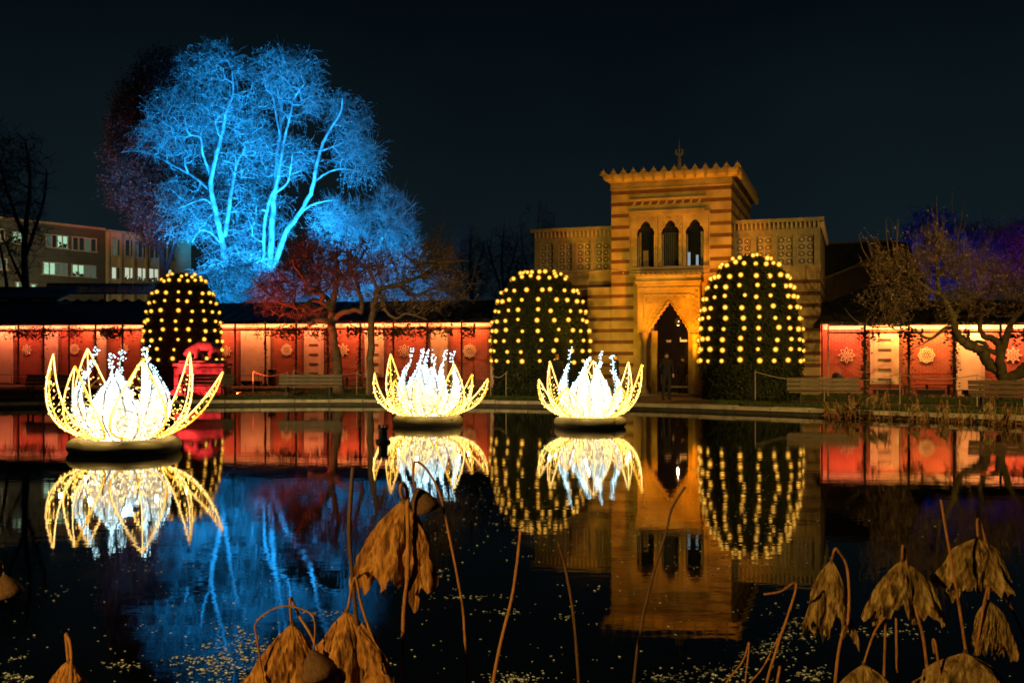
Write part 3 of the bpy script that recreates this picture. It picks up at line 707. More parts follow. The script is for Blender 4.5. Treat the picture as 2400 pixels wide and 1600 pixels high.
def wing(pxa, pxb, panels, zt, zb_, depth):
    x0, x1 = ts(pxa, WT), ts(pxb, WT); y0 = WT
    if pxa < 1433: x1 = sl - 0.01
    else: x0 = 0.01
    MB().box(x0, x1, y0, y0 + depth, 0, zb_ - 0.12).build('wing_wall', YST, tw)
    MB().box(x0 - 0.02, x1 + 0.04, y0 - 0.05, y0 + depth + 0.05, zb_ - 0.119, zb_ - 0.03).box(x0, x1 + 0.02, y0 - 0.03, y0 + depth + 0.02, zb_ - 0.3, zb_ - 0.12).build('string_course', YST, tw)
    # pierced storey: posts, lintel, panels
    sx = [x0]
    for a, b in panels: sx += [ts(a, y0), ts(b, y0)]
    sx.append(x1)
    gl = MB()
    for q in range(0, len(sx), 2): gl.box(sx[q], sx[q + 1], y0, y0 + 0.35, zb_ - 0.029, zt + 0.13)
    gl.build('mullion', GST, tw)
    MB().box(x0, x1, y0 - 0.002, y0 + 0.35, zt + 0.131, WTOP - 0.35).build('lintel', GST, tw)
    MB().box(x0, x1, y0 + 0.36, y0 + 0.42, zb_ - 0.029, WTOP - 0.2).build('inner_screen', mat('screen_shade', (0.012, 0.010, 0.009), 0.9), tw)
    MB().box(x1 - 0.3, x1 - 0.002, y0 + 0.43, y0 + depth, zb_ - 0.029, WTOP - 0.35).build('side_wall', GST, tw)
    for a, b in panels:
        xa, xb = ts(a, y0), ts(b, y0); w = xb - xa; h = zt - zb_
        MB().box(xa, xb, y0 + 0.03, y0 + 0.3, zt + 0.001, zt + 0.13).prism([(xa, zt + 0.04), (xa, zt + 0.131), (xa + 0.08, zt + 0.131)], y0 - 0.001, y0 + 0.029).build('panel_head', GST, tw)
        g = link('lattice_panel', lattice(w, h), tw, (xa, y0 + 0.15, zb_))
        rm = rosette(min(w / 2, h / 4) * 0.47)
        for i in range(2):
            for j in range(4): link('rosette', rm, g, (w * (i + 0.5) / 2, -0.02, h * (j + 0.5) / 4), (PI / 2, 0, 0))
    MB().box(x0, x1, y0 + 0.02, y0 + depth, WTOP - 0.349, WTOP - 0.10).build('cornice_wall', GST, tw)
    k = 20
    for q in range(k): link('corbel', CORB, tw, (x0 + 0.06 + (x1 - x0 - 0.12) * q / (k - 1), y0 + 0.019, WTOP - 0.34))
    for q in range(26): link('corbel', CORB, tw, (x1 + 0.001, y0 + 0.1 + (depth - 0.2) * q / 25, WTOP - 0.34), (0, 0, PI / 2))
    MB().box(x0 - (0.15 if pxa < 1433 else 0), x1 + (0.15 if pxa > 1433 else 0), y0 - 0.16, y0 + depth + 0.15, WTOP - 0.099, WTOP + 0.05).build('wing_eave', GST, tw)
    for i in range(18):
        z = 8.60 - 0.477 * i
        if z > zb_ - 0.35: continue
        if z < 0.3: break
        MB().box(x0 - 0.004, x1 + 0.005, y0 - 0.005, y0 + depth + 0.005, z - 0.075, z + 0.075).build('stone_band', RST, tw)
lpn = [(1264, 1296), (1307, 1340), (1350, 1384), (1394, 1427)]
rpn = [(1724, 1760), (1772, 1809), (1821, 1858), (1869, 1908)]
wing(1253, 1433, lpn, 6.66, 5.50, 7.0)
wing(1714, 1922, rpn, 6.62, 5.47, 7.0)
# buttress between left wing and tower
MB().box(sl - 1.05, sl - 0.011, 0.1, WT - 0.006, 0, 4.7).build('buttress', YST, tw)
for i in range(18):
    z = 8.60 - 0.477 * i
    if 0.3 < z < 4.5: MB().box(sl - 1.055, sl - 0.0045, 0.094, WT - 0.008, z - 0.075, z + 0.075).build('stone_band', RST, tw)
# things in the gateway
q = TP.o + TP.u * ts(1589, 0.9) + TP.v * 0.9
o = empty('hanging_lantern', (q.x, q.y, Zat(753, TP.d(1589, 0.9))), 0, 'round hanging lantern under the arch of the gate', 'lantern')
MB().lathe([(0.03, 0.2), (0.12, 0.16), (0.16, 0.0), (0.12, -0.13), (0.04, -0.18)], 12).build('lantern_cage', IRON, o, True)
MB().octa((0, -0.17, 0.0), 0.028).build('flame', glow('lantern_flame', (1, 0.8, 0.6), 4), o)
MB().tube([(0, 0, 0.2), (0, 0, 0.75)], 0.012, 5).build('chain', IRON, o)
l_ = lamp('lantern_lamp', 'POINT', (0, 0, -0.24), None, 34, (1.0, 0.52, 0.18), shadow_soft_size=0.03); l_.parent = o
q = TP.o + TP.u * ts(1601, 1.6) + TP.v * 1.6
o = empty('exit_light', (q.x, q.y, Zat(798, TP.d(1601, 1.6))), TA, 'small glowing orange sign light inside the dark gateway', 'sign')
MB().box(-0.10, 0.16, 0.0, 0.05, -0.05, 0.04).build('light_panel', glow('amber_panel', (1.0, 0.42, 0.08), 1.6), o)
MB().box(-0.13, -0.105, 0, 0.05, -0.05, 0.14).build('light_edge', glow('amber_panel', (1.0, 0.42, 0.08), 1.6), o)
q = TP.o + TP.u * ts(1567, 1.6) + TP.v * 1.6
MBo = MB().box(-0.1, 0.1, 0, 0.04, -0.05, 0.05).build('notice_plate', mat('pale_plate', (0.5, 0.46, 0.42), 0.6), None, False, (q.x, q.y, Zat(799, TP.d(1567, 1.6))), (0, 0, TA))
tag(MBo, 'small pale notice plate on the left inside the gateway', 'sign')
q = TP.o + TP.u * ts(1592, 0.3) + TP.v * 0.3
o = empty('low_bench', (q.x, q.y, GZ + 0.03), TA, 'low pale bench across the gate opening', 'bench')
MB().box(-0.5, 0.42, -0.1, 0.14, 0.26, 0.34).build('seat', mat('pale_board', (0.55, 0.46, 0.34), 0.6), o)
for x in (-0.42, 0.34): MB().box(x, x + 0.06, -0.08, 0.12, 0, 0.259).build('leg', IRON, o)
# wire across the facade
pts = [TP.o + TP.u * ts(a, -0.7) + TP.v * -0.7 + Vector((0, 0, TP.z(a, b, -0.7))) for a, b in ((1260, 633), (1340, 640), (1425, 630), (1470, 638), (1530, 641), (1600, 641), (1650, 640), (1690, 634))]
o = empty('festoon_cable', pts[0], 0, 'thin festoon cable with tiny unlit bulbs strung across the tower', 'cable')
pl_ = [p_ - pts[0] for p_ in spline(pts, 5)]
MB().tube(pl_, 0.014, 4).build('wire', IRON, o)
mb = MB()
for p_ in pl_[2::4]: mb.octa(p_ + Vector((0, 0, -0.06)), 0.035)
tag(mb.build('small_bulb', mat('bulb_glass', (0.6, 0.4, 0.25), 0.3)), kind='stuff').parent = o

# ------------------------------------------------------------------ far buildings
OB = Plane.thru(0, 76, 428, 89)
ob = empty('office_building', OB.o, OB.ang, 'three storey office block with lit windows behind the left arcade', 'building')
zr = Zat(512, 76)
CL1 = brickmat('stone_cladding', (0.125, 0.125, 0.095), (0.11, 0.11, 0.083), (0.10, 0.085, 0.06), 1.0, 1.6, 1.1, 0.02)
CL2 = mat('pale_cladding', (0.48, 0.38, 0.20), 0.7, 0.15, 1.5)
xs = OB.s(252); xe = OB.s(446)
MB().box(OB.s(-90), xs - 0.05, 0.25, 12, 0, zr).build('stone_facade', CL1, ob)
MB().box(xs, xe, -0.1, 12, 0, zr - 0.15).build('panel_facade', CL2, ob)
MB().box(OB.s(-90), xs - 0.04, 0.15, 12.1, zr + 0.001, zr + 0.18).build('roof_edge', mat('roof_edge', (0.35, 0.27, 0.16), 0.7), ob)
MB().box(xs - 0.03, xe, -0.2, 12.1, zr - 0.149, zr + 0.05).build('roof_edge', mat('roof_edge', (0.35, 0.27, 0.16), 0.7), ob)
MB().box(OB.s(125), OB.s(165), 5, 8, zr + 0.181, zr + 0.9).build('roof_plant', ROOF, ob)
FRM = mat('window_frame', (0.42, 0.40, 0.34), 0.6)
def zc(x, y): return x / 3.135, 200 + y / 3.135
lit = [glow('office_light', (0.50, 0.90, 0.60), 0.75), glow('office_light_dim', (0.35, 0.52, 0.38), 0.16), glow('office_light_off', (0.30, 0.32, 0.25), 0.035), glow('office_light_bright', (0.85, 0.95, 0.72), 0.62)]
ow = [(90, 160, 1080, 1160, [0, 0]), (335, 495, 1105, 1192, [1, 2, 0, 0]), (530, 705, 1125, 1215, [2, 2, 1, 2]), (-20, 45, 1278, 1350, [1, 2]), (315, 490, 1308, 1390, [0, 0, 1, 1]), (527, 700, 1325, 1405, [0, 0, 1, 1]),
      (115, 165, 1450, 1503, [0, 1]), (225, 260, 1465, 1523, [0]), (305, 375, 1490, 1530, [0, 1]),
      (820, 895, 1135, 1250, [1, 2]), (915, 990, 1140, 1255, [2, 2]), (1010, 1080, 1150, 1265, [2, 2]), (1095, 1170, 1160, 1270, [2, 2]), (1190, 1260, 1170, 1280, [2, 2]),
      (815, 890, 1340, 1430, [3, 2]), (910, 990, 1342, 1435, [3, 3]), (1005, 1075, 1345, 1440, [3, 3]), (1090, 1165, 1350, 1445, [3, 3]), (1185, 1260, 1355, 1450, [2, 3]), (-30, 30, 1060, 1140, [2, 2])]
rr = random.Random(5)
for (x0, x1, y0, y1, st) in ow:
    t0 = 0.25 if x0 < 780 else -0.1
    a = zc(x0, y0); b = zc(x1, y1); sx0, sx1 = OB.s(a[0], t0), OB.s(b[0], t0)
    dm = OB.d((a[0] + b[0]) / 2, t0); z1, z0 = Zat(a[1], dm), Zat(b[1], dm)
    w = MB(); k = len(st); wd = (sx1 - sx0) / k
    w.box(sx0 - 0.08, sx1 + 0.08, t0 - 0.10, t0 - 0.002, z1, z1 + 0.08).box(sx0 - 0.12, sx1 + 0.12, t0 - 0.16, t0 - 0.002, z0 - 0.1, z0)
    for q in range(k + 1): w.box(sx0 + q * wd - 0.045, sx0 + q * wd + 0.045, t0 - 0.10, t0 - 0.002, z0, z1)
    wo_ = w.build('window', FRM, ob)
    for q in range(k):
        MB().box(sx0 + q * wd + 0.046, sx0 + (q + 1) * wd - 0.046, t0 - 0.03, t0 - 0.004, z0 + 0.001, z1 - 0.001).build('pane', lit[st[q]], wo_)
    if 0 in st or 3 in st:   # plants and blinds on the sill
        pl2 = MB()
        for q in range(k):
            if st[q] in (0, 3) and rr.random() < 0.8:
                cx = sx0 + (q + rr.uniform(0.3, 0.7)) * wd
                for _ in range(14):
                    c = Vector((cx + rr.gauss(0, 0.16), t0 - 0.06, z0 + abs(rr.gauss(0.0, 0.30)) * (z1 - z0) * 0.6)); e_ = rr.uniform(0.05, 0.13)
                    pl2.add([c + Vector((-e_, 0, 0)), c + Vector((0, -0.01, e_)), c + Vector((e_, 0, 0.02)), c + Vector((0, 0.01, -e_))], [(0, 1, 2, 3)])
        if pl2.v: pl2.build('sill_plants', LEAFD, wo_)
for q in range(5):
    x = OB.s(252 + q * 30.0, -0.1); MB().box(x - 0.10, x + 0.10, -0.24, -0.101, 1.0, zr - 0.151).build('mullion_pier', CL2, ob)
for py in (603, 655): MB().box(xs, xe, -0.15, -0.101, Zat(py, 84) - 0.05, Zat(py, 84) + 0.05).build('floor_line', CL2, ob)
# glazed canopy in front of it
GP = Plane.thru(85, 66, 360, 66)
gh = empty('glass_canopy', GP.o, GP.ang, 'long dark glazed canopy roof in front of the office block', 'canopy')
gx0, gx1 = GP.s(90), GP.s(430)
zt_, zb_ = Zat(664, 66), Zat(686, 64)
gm = mat('blue_glass', (0.02, 0.035, 0.055), 0.25, 0.3, 1, spec=0.6)
MB().add([(gx0, 1.2, zt_), (gx1, 1.2, zt_), (gx1, -2.0, zb_), (gx0 + 1.2, -2.0, zb_)], [(3, 2, 1, 0)]).build('glazing', gm, gh)
MB().box(gx0, gx1, 1.15, 1.3, zt_ + 0.002, zt_ + 0.1).build('ridge_bar', mat('canopy_trim', (0.33, 0.26, 0.15), 0.6), gh)
MB().box(gx0 + 1.2, gx1, -2.1, -2.0, zb_ - 0.1, zb_).build('eave_bar', mat('canopy_trim', (0.33, 0.26, 0.15), 0.6), gh)
for q in range(11):
    x = gx0 + 0.4 + (gx1 - gx0) * q / 11
    MB().tube([(x, 1.2, zt_ + 0.03), (x + 1.1, -2.0, zb_ + 0.03)], 0.05, 4).build('glazing_bar', IRON, gh)
for x in (gx0 + 1.6, gx0 + 5.2, gx1 - 0.5): MB().tube([(x, -1.9, 0), (x, -1.9, zb_)], 0.06, 6).build('post', IRON, gh)
aw = MB(); k = 10
for q in range(k):
    xa = gx0 + 2.0 + (gx1 - gx0 - 2) * q / k; xb = gx0 + 2.0 + (gx1 - gx0 - 2) * (q + 1) / k
    pts = [(xa + (xb - xa) * t / 6, Zat(700, 62) - 0.16 * math.sin(PI * t / 6) ** 1.0 + 0.05) for t in range(7)]
    aw.prism([(xa, Zat(760, 62))] + [(x, z - 0.05) for x, z in pts] + [(xb, Zat(760, 62))], -3.9, -3.7)
tag(aw.build('awning', mat('awning_cloth', (0.045, 0.045, 0.05), 0.9), gh), None)
# dark tiled house at far left
HP = Plane.thru(0, 60, 140, 60)
hh = empty('dark_house', HP.o, HP.ang, 'low dark house with tiled eaves at the left edge behind the arcade', 'house')
hx0, hx1 = HP.s(-80), HP.s(132); hz = Zat(704, 60)
MB().box(hx0, hx1, 0, 5, 0, hz).build('wall', mat('dark_wall', (0.09, 0.07, 0.05), 0.9), hh)
MB().xprism([(-0.5, hz), (-0.5, hz + 0.15), (2.5, hz + 1.0), (2.5, hz + 0.8)], hx0, hx1 + 0.3).build('roof', ROOF, hh)
et = MB()
for q in range(34):
    x = hx0 + (hx1 - hx0) * q / 34; et.tube([(x, -0.56, hz + 0.1), (x, 0.2, hz + 0.34)], 0.07, 6); et.box(x - 0.04, x + 0.04, -0.4, -0.05, hz - 0.18, hz - 0.002)
tag(et.build('eave_tile', ROOF, hh), kind='stuff')
# greenhouse gable at right
GR = Plane.thru(1930, 52, 2140, 50)
gr = empty('gabled_hall', GR.o, GR.ang, 'dark glass roofed hall with a sloping gable right of the tower', 'building')
def gp(px, py, t=0): d = GR.d(px, t); return (GR.s(px, t), Zat(py, d))
A_, B_, C_, D_ = gp(1925, 655), gp(2128, 567), gp(2160, 690), gp(1925, 715)
MB().prism([gp(1925, 652), gp(2128, 570), gp(2165, 665), gp(2165, 700), gp(2040, 668), gp(1925, 715)], 0, 0.5).build('gable_band', mat('gable_plaster', (0.10, 0.072, 0.045), 0.9, 0.2, 1.5), gr)
MB().prism([gp(1925, 716), gp(2040, 669), gp(2165, 701), gp(2165, 900), gp(1925, 900)], 0.1, 0.4).build('glazed_front', gm, gr)
MB().prism([gp(1925, 573), gp(2100, 566), gp(2128, 569), gp(1925, 648)], 0.1, 0.6).build('roof', ROOF, gr)
for q in range(4):
    a = gp(1970 + q * 45, 700 - q * 8); MB().box(a[0] - 0.05, a[0] + 0.05, 0.02, 0.095, 0.3, a[1]).build('glazing_bar', IRON, gr)
b_ = MB()
for (p0, p1) in (((1925, 571), (2105, 564)), ((1925, 655), (2010, 622)), ((2010, 620), (2100, 582))):
    a, b = gp(*p0), gp(*p1); b_.tube([(a[0], -0.05, a[1]), (b[0], -0.05, b[1])], 0.06, 5)
b_.build('roof_trim', mat('roof_edge', (0.35, 0.27, 0.16)), gr)

# ================================================================== TREES
def segs(p0, p1, r0, r1, k):
    n_ = len(p0); d = p1 - p0; L = np.linalg.norm(d, axis=1, keepdims=True); d = d / np.maximum(L, 1e-6)
    ref = np.where(np.abs(d[:, 2:3]) < 0.9, np.array([[0, 0, 1.0]]), np.array([[1.0, 0, 0]]))
    u = np.cross(d, ref); u /= np.linalg.norm(u, axis=1, keepdims=True); w = np.cross(d, u)
    a = np.arange(k) * 2 * np.pi / k
    ring = u[:, None, :] * np.cos(a)[None, :, None] + w[:, None, :] * np.sin(a)[None, :, None]
    v = np.concatenate([p0[:, None] + ring * r0[:, None, None], p1[:, None] + ring * r1[:, None, None]], axis=1).reshape(-1, 3)
    j = np.arange(k); f = np.stack([j, (j + 1) % k, (j + 1) % k + k, j + k], axis=1)
    f = (f[None] + (np.arange(n_) * 2 * k)[:, None, None]).reshape(-1, 4)
    return v, f
def tree(name, label, limbs, lobes, n_att, seed, step, bark, twigm, leafm=None, group=None, tip_r=0.012, twigs=4, twig_len=0.6, droop=0.2, leaf=0.05, leaves=2, up=0.5, holes=(), jitter=0.16, thr=0.05, pipe=0.46, shoots=0, shoot_len=1.2):
    rg = np.random.default_rng(seed)
    pos, par, lr = [], [], []
    for pts, r0, r1 in limbs:
        pts = [np.array(p_, float) for p_ in spline([Vector(q_) for q_ in pts], 5)]
        if pos:
            A = np.array(pos); dd = np.linalg.norm(A - pts[0], axis=1); j = int(dd.argmin())
            prev = j
        else: prev = -1
        for i, q_ in enumerate(pts):
            r_ = r0 + (r1 - r0) * i / (len(pts) - 1)
            pos.append(q_ + (rg.normal(0, r_ * 0.14, 3) if i else 0)); par.append(prev); lr.append(r_); prev = len(pos) - 1
    nl = len(pos); limb_tubes = []; q0 = 0
    for pts, r0, r1 in limbs:
        k = 5 * (len(pts) - 1) + 1; seg_ = list(range(q0, q0 + k)); q0 += k
        if par[seg_[0]] >= 0: seg_ = [par[seg_[0]]] + seg_
        limb_tubes.append(([Vector(pos[w]) for w in seg_], [min(lr[w], lr[seg_[1]]) for w in seg_]))
    wts = np.array([l_[2] * l_[3] * l_[5] for l_ in lobes]); wts = wts / wts.sum()
    at = []
    while len(at) < n_att:
        l_ = lobes[rg.choice(len(lobes), p=wts)]
        q_ = rg.normal(0, 1, 3); q_ = q_ / np.linalg.norm(q_) * rg.random() ** (1 / 2.6)
        px, py = l_[0] + q_[0] * l_[2], l_[1] + q_[1] * l_[3]
        if any(((px - h[0]) / h[2]) ** 2 + ((py - h[1]) / h[3]) ** 2 < 1 for h in holes): continue
        at.append(tuple(P(px, py, l_[4] + q_[2] * l_[5])))
    at = np.array(at)
    cap = nl + n_att * 14
    A = np.zeros((cap, 3)); A[:nl] = np.array(pos); N = nl
    par = par + [0] * (cap - nl)
    lim = np.array(pos)
    d0 = np.concatenate([np.min(np.linalg.norm(at[i:i + 500, None] - lim[None], axis=2), axis=1) for i in range(0, len(at), 500)])
    tips = []
    for a in at[np.argsort(d0 + rg.random(len(at)) * 0.8)]:
        dv = A[:N] - a; d2 = np.sqrt((dv * dv).sum(1)); cost = d2 + up * np.maximum(0, dv[:, 2])
        j = int(cost.argmin()); L = d2[j]
        if L < step * 0.3: continue
        k = min(13, max(1, int(math.ceil(L / step))))
        if N + k >= cap: break
        st_ = A[j].copy(); pdv = (A[j] - A[par[j]]) if par[j] >= 0 else np.array([0, 0, 1.0])
        pdv = pdv / (np.linalg.norm(pdv) + 1e-6); prev = j
        ct = st_ + pdv * L * 0.35 + np.array([0, 0, 0.12 * L]) + rg.normal(0, 0.06 * L, 3)
        for q in range(1, k + 1):
            t = q / k; x = (1 - t) ** 2 * st_ + 2 * t * (1 - t) * ct + t * t * a
            if q < k: x = x + rg.normal(0, jitter * step, 3)
            A[N] = x; par[N] = prev; prev = N; N += 1
        tips.append(N - 1)
    A = A[:N]; par = np.array(par[:N])
    cnt = np.zeros(N); cnt[tips] = 1
    for i in range(N - 1, nl - 1, -1): cnt[par[i]] += cnt[i]
    rad = tip_r * np.maximum(cnt, 1) ** pipe
    rad[:nl] = np.array(lr)
    for i in range(nl, N): rad[i] = min(rad[i], rad[par[i]] * 0.8)
    idx = np.array([i for i in range(N) if par[i] >= 0])
    p0, p1, r0, r1 = A[par[idx]], A[idx], rad[par[idx]].copy(), rad[idx]
    st = idx >= nl; r0[st] = np.minimum(r0[st], r1[st] * 1.5)
    root = empty(name, tuple(A[0]), 0, label, 'tree', group)
    base = A[0]
    tb = MB()
    for pts, rs in limb_tubes: tb.tube([q_ - Vector(base) for q_ in pts], rs, 8)
    tb.build('trunk', bark, root, True)
    big = idx < nl
    v, f = segs(p0[~big] - base, p1[~big] - base, r0[~big], r1[~big], 4)
    # twigs
    free = idx[st]; free = free[rg.random(len(free)) < 0.75]
    tn = np.repeat(np.concatenate([np.array(tips, int), free]), twigs)
    tp = A[tn]; bd = tp - A[par[tn]]; bd /= (np.linalg.norm(bd, axis=1, keepdims=True) + 1e-6)
    d1 = bd * 0.7 + rg.normal(0, 0.62, tp.shape); d1[:, 2] += 0.15; d1 /= np.linalg.norm(d1, axis=1, keepdims=True)
    ln = twig_len * (0.35 + 0.9 * rg.random(len(tp)))[:, None]
    m1 = tp + d1 * ln * 0.5
    d2_ = d1 + rg.normal(0, 0.35, tp.shape); d2_[:, 2] -= droop; d2_ /= np.linalg.norm(d2_, axis=1, keepdims=True)
    m2 = m1 + d2_ * ln * 0.55
    tr0 = np.full(len(tp), tip_r * 0.8); tr1 = np.full(len(tp), tip_r * 0.6); tr2 = np.full(len(tp), tip_r * 0.3)
    v1, f1 = segs(tp - base, m1 - base, tr0, tr1, 3); v2, f2 = segs(m1 - base, m2 - base, tr1, tr2, 3)
    parts_ = [(v, f), (v1, f1), (v2, f2)]; bud_c = []
    if shoots:     # long water shoots with buds, rising out of the crown
        cand = idx[st]; zc_ = A[cand, 2]; cand = cand[zc_ > np.quantile(zc_, 0.35)]
        pk = rg.choice(cand, shoots); q0 = A[pk]; mid_ = A[:nl].mean(0)
        dr = (q0 - mid_); dr[:, 2] = 0; dr = dr / (np.linalg.norm(dr, axis=1, keepdims=True) + 1e-6) * 0.35 + rg.normal(0, 0.22, q0.shape); dr[:, 2] = 1.0
        dr /= np.linalg.norm(dr, axis=1, keepdims=True); ll_ = shoot_len * (0.4 + 0.8 * rg.random((shoots, 1))) / 4
        for q in range(4):
            q1 = q0 + (dr + rg.normal(0, 0.10, dr.shape)) * ll_
            ra = np.full(shoots, tip_r * (1.5 - 0.25 * q)); rb = np.full(shoots, tip_r * (1.25 - 0.25 * q))
            parts_.append(segs(q0 - base, q1 - base, ra, rb, 4))
            sd = rg.normal(0, 0.5, dr.shape); sd[:, 2] += 0.5; s1_ = q1 + sd * 0.16 * shoot_len
            parts_.append(segs(q1 - base, s1_ - base, rb * 0.7, rb * 0.4, 3)); bud_c += [s1_, q1]
            q0 = q1
    V = np.concatenate([p_[0] for p_ in parts_]); oo = np.cumsum([0] + [len(p_[0]) for p_ in parts_])
    fl = [p_[1] + o__ for p_, o__ in zip(parts_, oo)]; Fc = np.concatenate(fl)
    tag(link('crown', npmesh('crown', V, Fc, twigm), root), kind=None)
    if leafm and leaves:
        c = np.repeat(m2, leaves, axis=0); q_ = np.repeat(m1, leaves, axis=0)
        c = q_ + (c - q_) * rg.random((len(c), 1)) + rg.normal(0, leaf * 0.8, c.shape) - base
        if bud_c: c = np.concatenate([c] + [b_ - base for b_ in bud_c])
        a1 = rg.normal(0, 1, c.shape); a1 /= np.linalg.norm(a1, axis=1, keepdims=True)
        a2 = np.cross(a1, rg.normal(0, 1, c.shape)); a2 /= np.linalg.norm(a2, axis=1, keepdims=True)
        s_ = leaf * (0.5 + rg.random((len(c), 1)))
        v = np.stack([c - a1 * s_, c + a2 * s_ * 0.5, c + a1 * s_, c - a2 * s_ * 0.5], axis=1).reshape(-1, 3)
        f = np.arange(len(c) * 4).reshape(-1, 4)
        tag(link('leaves', npmesh('leaves', v, f, leafm), root), kind='stuff')
    return root
def T2(zx, zy): return 200 + zx / 2.24, 50 + zy / 2.24
def pl2(pts, d, conv, sway=0.0, seed=0):
    rg = random.Random(seed); o = []; dd = d
    for i, q_ in enumerate(pts):
        o.append(P(*conv(*q_), dd)); dd += sway + rg.uniform(-0.3, 0.3)
    return o
D0 = 72
limbs = []
def lim(pts, r0, r1, sway, d=D0, conv=T2, sd=0): limbs.append((pl2(pts, d, conv, sway, sd + len(limbs)), r0, r1))
lim([(748, 1640), (745, 1400), (730, 1230), (700, 1070), (668, 930), (660, 830), (690, 690), (725, 560), (738, 480), (775, 380), (770, 250)], 0.280, 0.053, -0.15)
lim([(975, 1640), (965, 1400), (975, 1200), (985, 1000), (1000, 860), (1010, 700), (1025, 560), (1030, 400), (1037, 270), (1030, 180)], 0.291, 0.045, 0.1)
lim([(985, 1300), (1060, 1100), (1130, 1000), (1190, 880), (1210, 780), (1240, 660), (1290, 560), (1340, 480), (1350, 400)], 0.202, 0.053, -0.3)
lim([(735, 1120), (755, 970), (775, 850), (800, 730), (840, 660), (835, 540), (810, 430), (790, 300), (740, 200)], 0.168, 0.038, 0.3)
lim([(663, 830), (640, 760), (615, 690), (605, 610), (545, 590), (520, 500)], 0.112, 0.038, -0.3)
lim([(655, 890), (560, 810), (450, 750), (350, 700), (250, 680), (185, 690)], 0.112, 0.038, 0.3)
lim([(695, 1000), (640, 940), (590, 940), (500, 980)], 0.101, 0.038, -0.5)
lim([(720, 1180), (660, 1110), (600, 1100), (560, 1160)], 0.078, 0.038, -0.5)
lim([(990, 920), (1020, 780), (1045, 620), (1075, 500), (1100, 400), (1150, 330)], 0.134, 0.038, -0.2)
lim([(935, 1250), (940, 1080), (965, 950), (1000, 870)], 0.123, 0.120, 0.1)
lim([(1000, 900), (1060, 850), (1078, 770), (1090, 690)], 0.090, 0.038, -0.5)
lim([(1020, 590), (990, 420), (955, 260), (930, 200)], 0.084, 0.030, 0.4)
lim([(1205, 840), (1280, 790), (1360, 775), (1430, 790)], 0.078, 0.030, -0.4)
lim([(1120, 1010), (1200, 960), (1290, 940), (1340, 940)], 0.084, 0.038, -0.6)
lim([(1240, 680), (1320, 650), (1400, 620), (1470, 640)], 0.078, 0.030, 0.4)
lim([(900, 1640), (890, 1250), (890, 1000), (880, 800), (860, 650), (890, 520)], 0.190, 0.045, 0.9, D0 + 3)
lim([(660, 480), (655, 380), (640, 280)], 0.067, 0.030, 0.4)
lim([(525, 760), (510, 640), (460, 560), (400, 520)], 0.078, 0.030, 0.5)
def lobes2(L, conv): 
    out = []
    for (x, y, rx, ry, d, rd) in L:
        a = conv(x, y); b = conv(x + rx, y + ry); out.append((a[0], a[1], b[0] - a[0], b[1] - a[1], d, rd))
    return out
lob = lobes2([(650, 260, 190, 150, D0 + 2, 5), (1040, 270, 200, 140, D0 + 2, 5), (470, 560, 190, 230, D0 + 2, 5), (760, 480, 200, 180, D0 + 2, 5), (1120, 420, 160, 130, D0 + 2, 4), (850, 700, 260, 200, D0 + 4, 5), (1390, 560, 120, 170, D0 + 2, 4), (1420, 720, 140, 150, D0 + 1, 4), (1330, 470, 70, 110, D0 + 2, 3), (490, 920, 130, 110, D0 + 2, 4), (560, 1050, 160, 110, D0 + 1, 4), (820, 1050, 280, 220, D0 + 3, 4), (1080, 720, 140, 120, D0 + 2, 4), (330, 640, 90, 90, D0 + 2, 3), (800, 1330, 230, 160, D0 + 1, 4)], T2)
tree('plane_tree', 'huge blue floodlit plane tree with forked pale trunks behind the arcade', limbs, lob, 4300, 11, 0.75, BARKP, TWIGP, TWIGP, tip_r=0.015, twigs=2, twig_len=1.0, droop=0.6, leaf=0.055, leaves=2, jitter=0.26, pipe=0.53,
     holes=[(*T2(1185, 560), 34, 26), (*T2(1300, 860), 40, 18), (*T2(755, 600), 10, 40)])
limbs = []
D1 = 66
lim([(1500, 1660), (1540, 1400), (1545, 1200), (1570, 1090), (1600, 1010), (1640, 900)], 0.20, 0.05, 0.1, D1)
lim([(1555, 1140), (1650, 1030), (1740, 950)], 0.12, 0.03, -0.3, D1)
lim([(1545, 1250), (1480, 1130), (1420, 1030), (1400, 950)], 0.12, 0.03, 0.3, D1)
lim([(1540, 1350), (1640, 1250), (1720, 1180)], 0.10, 0.03, -0.3, D1)
lob = lobes2([(1600, 1010, 130, 140, D1, 3), (1350, 1060, 170, 140, D1 + 1, 3), (1650, 1180, 110, 150, D1, 3), (1450, 1250, 200, 180, D1, 3)], T2)
tree('ash_tree', 'smaller blue lit tree to the right of the great tree', limbs, lob, 1000, 12, 0.6, BARKP, TWIGP, None, tip_r=0.013, twigs=4, twig_len=0.9, droop=-0.2, up=0.9)
# blue lit shrubs behind the roof
for i, (px, w, top, lab) in enumerate([(545, 110, 640, 'low blue lit shrub right of the small dome'), (650, 70, 660, 'blue lit shrub beneath the forked trunks'), (790, 95, 615, 'blue lit shrub seen through the red tree'), (895, 90, 622, 'bright blue shrub behind the roof, middle of the row'), (1000, 60, 660, 'last blue shrub of the row towards the tower')]):
    d = 60; b = P(px, 905, d)
    lb_ = [([b, b + Vector((0, 0, 1.5)), P(px, top + 25, d)], 0.09, 0.03), ([b + Vector((0, 0, 0.6)), P(px - w * 0.5, top + 50, d)], 0.06, 0.02), ([b + Vector((0, 0, 0.6)), P(px + w * 0.5, top + 50, d - 0.5)], 0.06, 0.02)]
    tree('shrub', lab, lb_, [(px, (top + 760) / 2 - 10, w, (760 - top) / 2 + 15, d, 1.6)], 420, 60 + i, 0.4, BARKP, BARKP, DRYL, 'blue lit shrubs behind the arcade roof', tip_r=0.012, twigs=4, twig_len=0.6, leaf=0.06, leaves=2, up=0.8)
